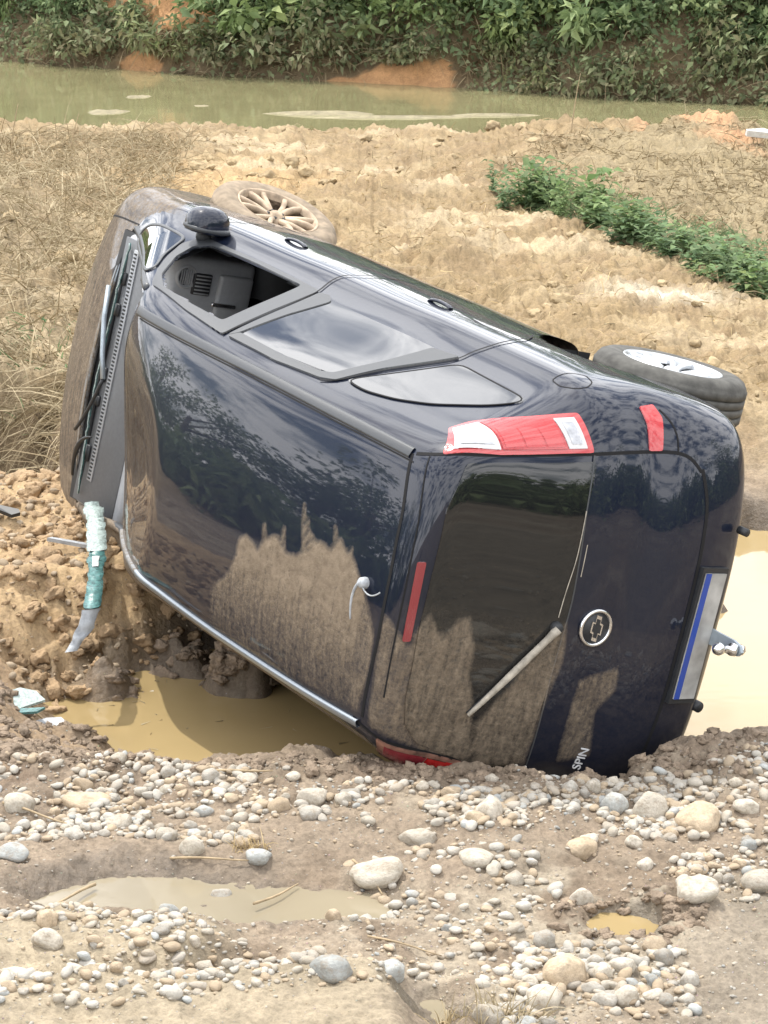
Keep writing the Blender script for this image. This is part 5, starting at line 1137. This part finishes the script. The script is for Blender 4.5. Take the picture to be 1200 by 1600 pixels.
# the rest of the gravel: too many to count
lowv = [stone_mesh(600 + i, 1) for i in range(8)]; midv = [stone_mesh(640 + i, 2) for i in range(8)]
def pebble_mass(name, X, Y, S, mat, var=lowv, flat_=.7, sink=.32):
    n = len(X); Z = ground_z(X, Y); Vs, Fs = [], []; off = 0; k = gs.integers(0, 8, n)
    for j in range(8):
        i = np.where(k == j)[0]
        if not len(i): continue
        V, F = var[j]; m = len(V); th = gs.uniform(0, 6.3, len(i)); c, s = np.cos(th)[:, None], np.sin(th)[:, None]
        sx = S[i][:, None] * gs.uniform(.85, 1.3, (len(i), 1)); sy = S[i][:, None] * gs.uniform(.7, 1, (len(i), 1)); sz = S[i][:, None] * gs.uniform(.45, .85, (len(i), 1)) * flat_ / .7
        x = V[None, :, 0] * sx; y = V[None, :, 1] * sy; z = V[None, :, 2] * sz; t = gs.uniform(-.35, .35, (len(i), 1)); z = z + x * t
        P = np.stack([X[i][:, None] + x * c - y * s, Y[i][:, None] + x * s + y * c, Z[i][:, None] + z + sz * (.5 - sink)], -1)
        Vs.append(P.reshape(-1, 3)); Fs.append((F[None] + (np.arange(len(i)) * m)[:, None, None]).reshape(-1, 3) + off); off += len(i) * m
    return obj_np(name, np.vstack(Vs), np.concatenate(Fs), mat)
def scatter(n, poly, a, b, pw=2.2):
    P = np.array(poly); lo, hi = P.min(0), P.max(0); q = gs.uniform(lo, hi, (n * 3, 2)); q = q[pdist(q[:, 0], q[:, 1], poly) > 0][:n]; return q[:, 0], q[:, 1], a + (b - a) * gs.uniform(0, 1, len(q)) ** pw
dens = {0: 2600, 1: 2400, 2: 900, 3: 300, 4: 1300, 5: 800}
tot = {k: ([], [], []) for k in SM}
for i, (zl, poly, n, _) in enumerate(ZONES):
    X, Y, S = scatter(dens[i], grow(poly, 1.08), .010, .056, 2.6); q_ = fbm(X * 3.1, Y * 3.1, 260, 2) > gs.uniform(-.8, .2, len(X)); X, Y, S = X[q_], Y[q_], S[q_]; mi_ = gs.choice(4, len(X), p=[.24, .38, .33, .05])
    for j, kk in enumerate(SM):
        q = mi_ == j; tot[kk][0].append(X[q]); tot[kk][1].append(Y[q]); tot[kk][2].append(S[q])
X, Y, S = scatter(11000, [(-2.6, 9.1), (-.6, 8.9), (.5, 8.75), (1.2, 8.95), (2.4, 9.3), (2.4, 6.0), (-2.4, 6.0)], .005, .020, 2.6)
dn = fbm(X * 2.2, Y * 2.2, 200, 3); q = dn + gs.uniform(-.6, .6, len(X)) > -.15; X, Y, S = X[q], Y[q], S[q]; mi_ = gs.choice(4, len(X), p=[.28, .36, .30, .06])
for j, kk in enumerate(SM):
    q = mi_ == j; tot[kk][0].append(X[q]); tot[kk][1].append(Y[q]); tot[kk][2].append(S[q])
X, Y, S = scatter(900, [(-2.6, 10.1), (-1.2, 10.0), (-.75, 10.7), (-1.1, 12.6), (-2.8, 12.6)], .012, .06, 2.6)
tot['tan'][0].append(X); tot['tan'][1].append(Y); tot['tan'][2].append(S)
for kk, (a, b, c) in tot.items():
    X, Y, S = np.concatenate(a), np.concatenate(b), np.concatenate(c)
    ok = ~((pdist(X, Y, PUD2) > .03) | (pdist(X, Y, PUD3) > .02) | (pdist(X, Y, PUD5) > .03) | (pdist(X, Y, PIT) > .12) | (pdist(X, Y, SHORE) > .1)) ; X, Y, S = X[ok], Y[ok], S[ok]; z = S > .02
    for nm, qq, vv in (('gravel', ~z, lowv), ('pebbles', z, midv)):
        if qq.sum(): tag(pebble_mass(nm, X[qq], Y[qq], S[qq], SM[kk], vv), {'pale': 'cream', 'grey': 'grey', 'tan': 'tan', 'blue': 'blue-grey'}[kk] + ' loose gravel over the track', kind='stuff')
# clods of dry mud over the field and the left bank
def clod_mesh(seed):
    V, F = stone_mesh(seed, 3); d = unit(V); q = billow(d[:, 0] * 2.2 + seed, d[:, 1] * 2.2 + d[:, 2] * 1.9, seed, 4, .62) - .6
    V = V * (1 + .55 * q)[:, None]; V[:, 2] = np.where(V[:, 2] > 0, V[:, 2] * .75, V[:, 2]); return V, F
clodv = [clod_mesh(800 + i) for i in range(8)]
def clods(n, poly, a, b, mat, pw=2.5, name='mud_clods', keepf=None):
    X, Y, S = scatter(n, poly, a, b, pw)
    if keepf is not None: q = keepf(X, Y); X, Y, S = X[q], Y[q], S[q]
    return tag(pebble_mass(name, X, Y, S, mat, clodv, .8, .50), 'crumbled clods of mud', kind='stuff')
M['field_clod'] = simple('field_clod', (.36, .275, .16), .95, .3, 6, bump=1., bd=.03)
M['left_clod'] = simple('left_clod', (.36, .25, .145), .95, .35, 9, bump=1., bd=.03)
M['dark_clod'] = simple('dark_clod', (.255, .195, .14), .95, .35, 12, bump=1., bd=.03)
clods(750, [(-4.6, 15.5), (-1.5, 14), (3.6, 14), (4.6, 28.5), (-4.6, 28.5)], .03, .17, M['field_clod'], 3.4, keepf=lambda X, Y: (pdist(X, Y, MOUND_R) < .2) & (fbm(X * .8, Y * .8, 210, 2) > -.5))
clods(900, [(-2.6, 10.1), (-1.35, 10.2), (-.85, 11.0), (-1.1, 12.7), (-2.8, 12.7)], .02, .12, M['left_clod'], 2.4)
clods(900, [(-1.5, 9.3), (-.6, 8.98), (.5, 8.82), (1.2, 9.05), (1.5, 9.1), (1.3, 8.7), (.4, 8.62), (-.6, 8.75), (-1.5, 8.9)], .012, .055, M['dark_clod'], 2.2)
clods(500, [(-1.9, 10.1), (-1.1, 9.9), (-.85, 9.2), (-1.8, 8.95)], .012, .06, M['dark_clod'], 2.2)
clods(140, [(.55, 7.45), (.58, 7.7), (1.02, 7.75), (1.05, 7.5), (.9, 7.4)], .015, .06, M['dark_clod'], 1.5, keepf=lambda X, Y: pdist(X, Y, PUD3) < -.02)
clods(160, [(-.80, 10.72), (-.55, 10.72), (-.45, 10.4), (-.7, 10.38)], .02, .10, M['dark_clod'], 2.); clods(120, [(-1.2, 10.3), (-1.0, 10.75), (-.8, 10.95), (-.7, 10.6), (-1.0, 10.2)], .02, .10, M['dark_clod'], 2.)

# ------------------------------------------------------------------ grasses and weeds
def grass(name, poly, n, Lr, w, lean, label, mat, dens_seed=None, dust=.2, droop=.5, rndr=(0, 1), seg=3, thr=-.3):
    P = np.array(poly); lo, hi = P.min(0), P.max(0); q = gs.uniform(lo, hi, (n * 3, 2)); q = q[pdist(q[:, 0], q[:, 1], poly) > 0][:n]
    if dens_seed is not None: d = fbm(q[:, 0] * 1.6, q[:, 1] * 1.1, dens_seed, 3); q = q[d + gs.uniform(-.35, .35, len(q)) > thr]
    n = len(q); z = ground_z(q[:, 0], q[:, 1]); cl_ = np.stack([fbm(q[:, 0] * 2.2, q[:, 1] * 2.2, 300, 2), fbm(q[:, 0] * 2.2, q[:, 1] * 2.2, 310, 2)], 1)
    D = unit(np.c_[gs.normal(size=(n, 2)) * lean + cl_ * lean * 1.3, np.abs(gs.normal(size=n)) * .5 + .35])
    L = gs.uniform(*Lr, n); me = strips(n, np.c_[q, z - .01], D, L, gs.uniform(.6, 1.4, n) * w, gs.uniform(droop * .3, droop * 1.6, n), seg, np.clip(gs.uniform(*rndr, n), 0, 1), gs.uniform(0, dust * 2, n), name, mat)
    return tag(link(bpy.data.objects.new(name, me)), label, kind='stuff')
LEFT = [(-1.95, 14.3), (-1.6, 14.9), (-1.45, 17), (-2.0, 20), (-2.0, 27.5), (-6, 28.5), (-6, 14.3)]
grass('dry_grass', LEFT, 27000, (.28, .8), .0045, .9, 'tangle of dead straw-coloured grass left of the car', M['straw'], 220, .25, .8, thr=-.55)
grass('dry_grass', [(-2.6, 12.9), (-1.75, 12.95), (-1.5, 14.5), (-1.7, 16), (-3, 16)], 1500, (.3, .8), .005, 1.1, 'dead reeds hanging over the dark hollow beside the car', M['straw'], None, .2, 1.0)
grass('dry_grass', [(-4.5, 22), (-4.5, 29), (3, 29), (3, 27), (0, 25), (-2, 22)], 3000, (.08, .3), .005, 1.1, 'straw lying on the mud by the river', M['straw'], 230, .4, .9)
grass('dry_grass', [(1.0, 24), (2.3, 21.5), (2.9, 19.2), (3.6, 17.5), (5, 18), (5, 28), (1.6, 27.5)], 16000, (.15, .5), .0055, 1.2, 'grey dead brushwood covering the mound on the right', M['straw'], 240, .45, 1.1, (0, .55), thr=-.45)
grass('dry_grass', [(-1.6, 13.4), (1, 14), (3.4, 14.5), (3, 19), (1, 25), (-2, 25)], 13000, (.05, .26), .0035, 1.4, 'straw trodden into the mud behind the car', M['straw'], 250, .5, .9)
grass('green_grass', [(-2.7, 15.2), (-1.9, 15.2), (-1.9, 16.6), (-2.8, 16.6)], 200, (.1, .25), .006, .7, 'sparse green grass in the hollow on the left', M['weed'], None, 0, .5, (0, 1), 2)
# the dry tuft in the bottom foreground
def tuft(x, y, n, R, Lr, label, cat='grass tuft', w=.0022):
    th = gs.uniform(0, 6.3, n); r = R * gs.uniform(0, 1, n) ** .7; px_, py_ = x + r * np.cos(th), y + r * .45 * np.sin(th); D = unit(np.c_[gs.normal(size=n) * .35 + r * np.cos(th) * 1.5, gs.normal(size=n) * .3, np.full(n, 1.)])
    me = strips(n, np.c_[px_, py_, ground_z(px_, py_)], D, gs.uniform(*Lr, n), gs.uniform(.7, 1.4, n) * w, gs.uniform(.2, 1.1, n), 5, gs.uniform(.4, 1, n), gs.uniform(0, .3, n), 'dry_grass_tuft', M['straw'])
    o = link(bpy.data.objects.new('dry_grass_tuft', me)); tag(o, label, cat)
tuft(.33, 6.78, 150, .15, (.06, .20), 'dry yellow grass tuft growing in front of the bottom right cobbles')
tuft(.17, 6.74, 40, .05, (.04, .14), 'thin dry grass wisp beside the small brown puddle at the bottom edge')
tuft(-.46, 8.06, 60, .07, (.04, .11), 'clump of bare roots against the dark blue-grey cobble')
grass('green_grass', [(1.0, 22.6), (1.5, 21.4), (2.2, 19.6), (2.7, 17.6), (3.3, 17.6), (2.9, 19.8), (2.2, 21.8), (1.5, 23.4)], 4200, (.12, .36), .005, .7, 'green grass among the weeds along the mud heap', M['weed'], None, .25, .7, (0, 1), 3)
# leafy green weeds along the edge of the mud heap
def weed_mesh(seed):
    g = np.random.default_rng(seed); ns = 8; P = []; D = []; L = []
    for s in range(ns):
        a = g.uniform(0, 6.3); h = g.uniform(.18, .42); lean = g.uniform(.1, .6); nl = 9
        for k in range(nl):
            q = (k + .6) / nl; P.append([math.cos(a) * lean * h * q * q + g.normal() * .02 + math.cos(a) * .05, math.sin(a) * lean * h * q * q + math.sin(a) * .05, h * q]); b = g.uniform(0, 6.3); D.append([math.cos(b), math.sin(b), g.uniform(-.2, .8)]); L.append(g.uniform(.06, .13))
    P = np.array(P); D = unit(np.array(D)); N = unit(np.cross(D, np.cross(np.array([[0, 0, 1.]]) + g.normal(size=D.shape) * .3, D))); L = np.array(L)
    return leaves_mesh('weed', P, D, N, L, L * g.uniform(.42, .62, len(L)), g.uniform(0, 1, len(L)), g.uniform(0, .2, len(L)), M['weed'])
wms = [weed_mesh(700 + i) for i in range(5)]
line = np.array([(1.02, 24.3), (1.35, 23.6), (1.75, 22.5), (2.1, 21.6), (2.35, 20.8), (2.62, 19.8), (2.85, 18.9), (3.05, 18.0)])
for i in range(66):
    q = gs.uniform(0, .9) ** 1.1 * (len(line) - 1.001); k = int(q); p = line[k] + (line[k + 1] - line[k]) * (q - k); p = p * .93 + [gs.uniform(-.10, .42) * (1 - .3 * (q / 7)), gs.uniform(-.2, .5)]
    o = link(bpy.data.objects.new('weed', wms[i % 5])); sc = gs.uniform(.55, 1.1) * (1.1 if q < 3 else .9); o.scale = (sc, sc, sc * (1.1 if q < 2 else .75)); o.rotation_euler = (0, 0, gs.uniform(0, 6.3)); o.location = (p[0], p[1], float(ground_z(p[0], p[1])[0]) - .02)
    tag(o, 'green leafy weed in the strip along the edge of the mud heap', 'weed', 'green weeds behind the car on the right')

# ------------------------------------------------------------------ debris
def wire(name, pts, r, mat, label=None, cat=None, group=None, seg=6, taper=None):
    o = tube(name, pts, r, mat, None, seg, taper)
    if cat: tag(o, label, cat, group)
    return o
def on_ground(p, lift=.01): return np.array([p[0], p[1], float(ground_z(p[0], p[1])[0]) + lift])
def stick(a, b, r, label, kink=.03, lift=.012):
    a = np.array(a, float); b = np.array(b, float); t = np.linspace(0, 1, 9); pts = []
    for q in t:
        p = a + (b - a) * q; p = p + np.array([-(b - a)[1], (b - a)[0]]) * kink * math.sin(5 * q + a[0] * 9); z = float(ground_z(p[0], p[1])[0]); pts.append([p[0], p[1], max(z, -.28 if pdist(p[:1], p[1:], PIT)[0] > 0 and z < -.27 else -.046 if pdist(p[:1], p[1:], PUD2)[0] > 0 else -9) + lift])
    P = np.array(pts); lin = np.linspace(P[0, 2], P[-1, 2], 9); P[:, 2] = lin + max(0., float(np.percentile(P[:, 2] - lin, 75))) + .004
    wire('stick', P, r, M['twig'], label, 'stick', None, 6, np.linspace(r, r * .5, 9))
stick((-1.20, 10.12), (-.98, 10.33), .008, 'pale straight twig on the mud below the hanging glass strip')
stick((-1.62, 10.02), (-1.28, 9.95), .006, 'long thin twig on the mud at the left edge of the photo')
stick((-1.12, 9.92), (-.86, 9.98), .006, 'upper floating twig in the left end of the muddy pool'); stick((-1.10, 9.76), (-.88, 9.83), .007, 'lower floating twig near the left shore of the muddy pool')
stick((-.42, 7.66), (-.28, 7.84), .005, 'straw stem lying across the near shore of the grey puddle'); stick((-.10, 7.95), (.0, 7.75), .005, 'thin straw stalk left of the large smooth cream cobble'); stick((-.95, 7.83), (-1.1, 7.6), .006, 'twig at the left end of the grey puddle')
stick((-.72, 7.98), (-.45, 7.95), .005, 'thin stalk along the far shore of the grey puddle'); stick((-1.35, 8.45), (-1.1, 8.3), .006, 'curved stalk among the cobbles under the cream boulder'); stick((-.62, 8.72), (-.40, 8.66), .006, 'twig in the dark mud of the pool rim')
stick((-.05, 7.3), (.18, 7.22), .004, 'short straw on the sandy foreground'); stick((2.35, 15.2), (2.9, 14.9), .03, 'weathered branch on the mud beyond the rear wheel')
def sheet_strip(name, pts, wv, mat, parent=None, th=.006, rag=.006):
    """ragged ribbon in space with thickness; wv = half-width vector per point"""
    P = densify(pts, .025, False); Wv = np.array([np.interp(np.linspace(0, 1, len(P)), np.linspace(0, 1, len(wv)), [w[k] for w in wv]) for k in range(3)]).T
    g = np.random.default_rng(len(P)); j = 1 + .22 * noise2(np.arange(len(P))[:, None] * .45, np.zeros((len(P), 1)), len(P)) + g.uniform(-.06, .06, (len(P), 1)); T = np.gradient(P, axis=0); N = unit(np.cross(T, Wv)); P = P + N * g.normal(size=(len(P), 1)) * rag
    rows = [P - Wv * j + N * th / 2, P + N * (th / 2 + rag * g.normal(size=(len(P), 1))), P + Wv * j + N * th / 2, P + Wv * j - N * th / 2, P - N * th / 2, P - Wv * j - N * th / 2]
    V = np.stack(rows, 1).reshape(-1, 3); n = len(P); i = np.arange(n - 1); F = np.concatenate([np.stack([i * 6 + k, i * 6 + (k + 1) % 6, (i + 1) * 6 + (k + 1) % 6, (i + 1) * 6 + k], 1) for k in range(6)])
    o = obj_np(name, V, F, mat, None, False)
    if parent is not None: o.parent = parent; o.matrix_parent_inverse = CAR_M.inverted() if parent == car else Matrix.Identity(4)
    return o
hang = [(-1.350, 11.40, .300), (-1.310, 11.2, .27), (-1.262, 10.80, .24), (-1.224, 10.35, .21), (-1.222, 10.20, .17)]
hs = sheet_strip('screen_strip', hang[:3], [(.035, .01, .0), (.045, .01, .0), (.035, .01, 0)], M['crazed'], car, .008, .010); hs['label'] = 'crazed white windscreen glass hanging at the roof corner'
sheet_strip('screen_strip_edge', hang[2:5], [(.036, .01, 0), (.034, .01, 0), (.03, .01, 0)], M['teal'], hs)
sheet_strip('seal_tail', [(-1.222, 10.20, .17), (-1.25, 10.17, .09), (-1.304, 10.12, .01)], [(.036, .012, .0), (.035, .01, .005), (.022, .01, 0)], M['tape'], hs)
sheet_strip('label_sticker', [(-1.258, 10.72, .245), (-1.248, 10.60, .235)], [(.016, .004, 0), (.014, .004, 0)], M['white'], hs, .004, .001)
def scrap(name, x, y, pts, th, mat, label, cat, tilt=(0, 0, 0), lift=.02, parts=()):
    bm = bmesh.new(); f = bm.faces.new([bm.verts.new((a, b, .012 * math.sin(23 * a + 11 * b))) for a, b in pts]); r = bmesh.ops.extrude_face_region(bm, geom=[f]); bmesh.ops.translate(bm, verts=[v for v in r['geom'] if isinstance(v, bmesh.types.BMVert)], vec=(0, 0, th)); bmesh.ops.recalc_face_normals(bm, faces=bm.faces)
    me = bpy.data.meshes.new(name); bm.to_mesh(me); bm.free(); me.materials.append(mat); o = link(bpy.data.objects.new(name, me)); o.location = on_ground((x, y), lift); o.rotation_euler = tilt; tag(o, label, cat)
    for nm, q, m2 in parts:
        bm = bmesh.new(); f = bm.faces.new([bm.verts.new((a, b, th + .001)) for a, b in q]); r = bmesh.ops.extrude_face_region(bm, geom=[f]); bmesh.ops.translate(bm, verts=[v for v in r['geom'] if isinstance(v, bmesh.types.BMVert)], vec=(0, 0, .003)); bmesh.ops.recalc_face_normals(bm, faces=bm.faces); me = bpy.data.meshes.new(nm); bm.to_mesh(me); bm.free(); me.materials.append(m2); link(bpy.data.objects.new(nm, me), o)
    return o
scrap('glass_shard', -1.47, 9.80, [(-.10, -.03), (-.02, -.06), (.09, -.03), (.06, .03), (0, .06), (-.09, .04)], .012, M['crazed'], 'teal crazed glass shard at the left edge, upper of two', 'glass shard', (.3, .1, .3), .03)
scrap('glass_shard', -1.45, 9.66, [(-.11, -.02), (.08, -.03), (.10, .01), (-.1, .03)], .01, M['teal'], 'narrow dark teal glass shard lying below the crazed one', 'glass shard', (.2, -.1, -.25), .02)
scrap('trim_fragment', -1.31, 9.76, [(-.11, .02), (-.07, .05), (-.01, .05), (.02, .02), (.11, -.04), (.09, -.06), (0, -.02), (-.08, .0)], .012, M['tape'], 'crumpled grey trim strip at the left tip of the muddy pool', 'trim fragment', (.35, .1, -.1), .03, [('white_patch', [(-.03, .0), (.04, -.03), (.03, .015), (-.03, .035)], M['card'])])
scrap('paper_scrap', -1.03, 10.42, [(-.045, -.02), (.02, -.035), (.05, .0), (.035, .04), (-.03, .03)], .008, M['card'], 'white scrap with a dark stripe on the mud beside the pool', 'scrap', (.6, .1, .2), .03, [('dark_stripe', [(-.01, -.024), (.008, -.028), (.012, .034), (-.006, .03)], M['dash_dark'])])
scrap('plastic_shard', -1.79, 11.72, [(-.12, .0), (.04, -.03), (.07, .0), (.05, .02), (-.1, .03)], .02, M['dash_dark'], 'black plastic shard on the sandy bank at the left edge', 'plastic shard', (.3, .2, -.35), .03)
scrap('plastic_shard', -1.43, 11.22, [(-.11, -.01), (.08, -.02), (.10, .01), (-.09, .02)], .018, M['tape'], 'flat grey plastic shard beside the hanging glass strip', 'plastic shard', (.2, .25, .0), .04)
scrap('white_scrap', 3.72, 25.4, [(-.16, -.05), (.12, -.07), (.2, .02), (.05, .08), (-.14, .05)], .06, M['card'], 'white plastic scrap on the mound at the right edge', 'scrap', (.2, .1, .2), .08)
n = 70; X, Y = gs.uniform(-1.3, .3, n), gs.uniform(9.3, 10.6, n); q = ground_z(X, Y) < -.33; X, Y = X[q], Y[q]; n = len(X)
D = unit(np.c_[gs.normal(size=(n, 2)), np.zeros(n)]); fl = link(bpy.data.objects.new('floating_straw', strips(n, np.c_[X, Y, np.full(n, -.277)], D, gs.uniform(.01, .06, n), gs.uniform(.0015, .004, n), np.zeros(n), 2, gs.uniform(.2, .9, n), gs.uniform(0, .8, n), 'floating_straw', M['straw'])))
tag(fl, 'bits of straw floating on the muddy pool', kind='stuff')
# tall thin reeds against the water
for (x, y, hh, l) in ((-3.85, 26.4, .55, 'tall dead reed at the left edge against the river'), (-3.3, 27.0, .42, 'short dead reed against the river right of the tall one'), (2.0, 27.6, .75, 'thin dry stem standing before the river, right of centre')):
    b = on_ground((x, y), -.02); wire('reed', bez(b, b + [.04, 0, hh * .6], b + [.10, 0, hh]), .007, M['twig'], l, 'reed', None, 5, np.linspace(.009, .003, 12))
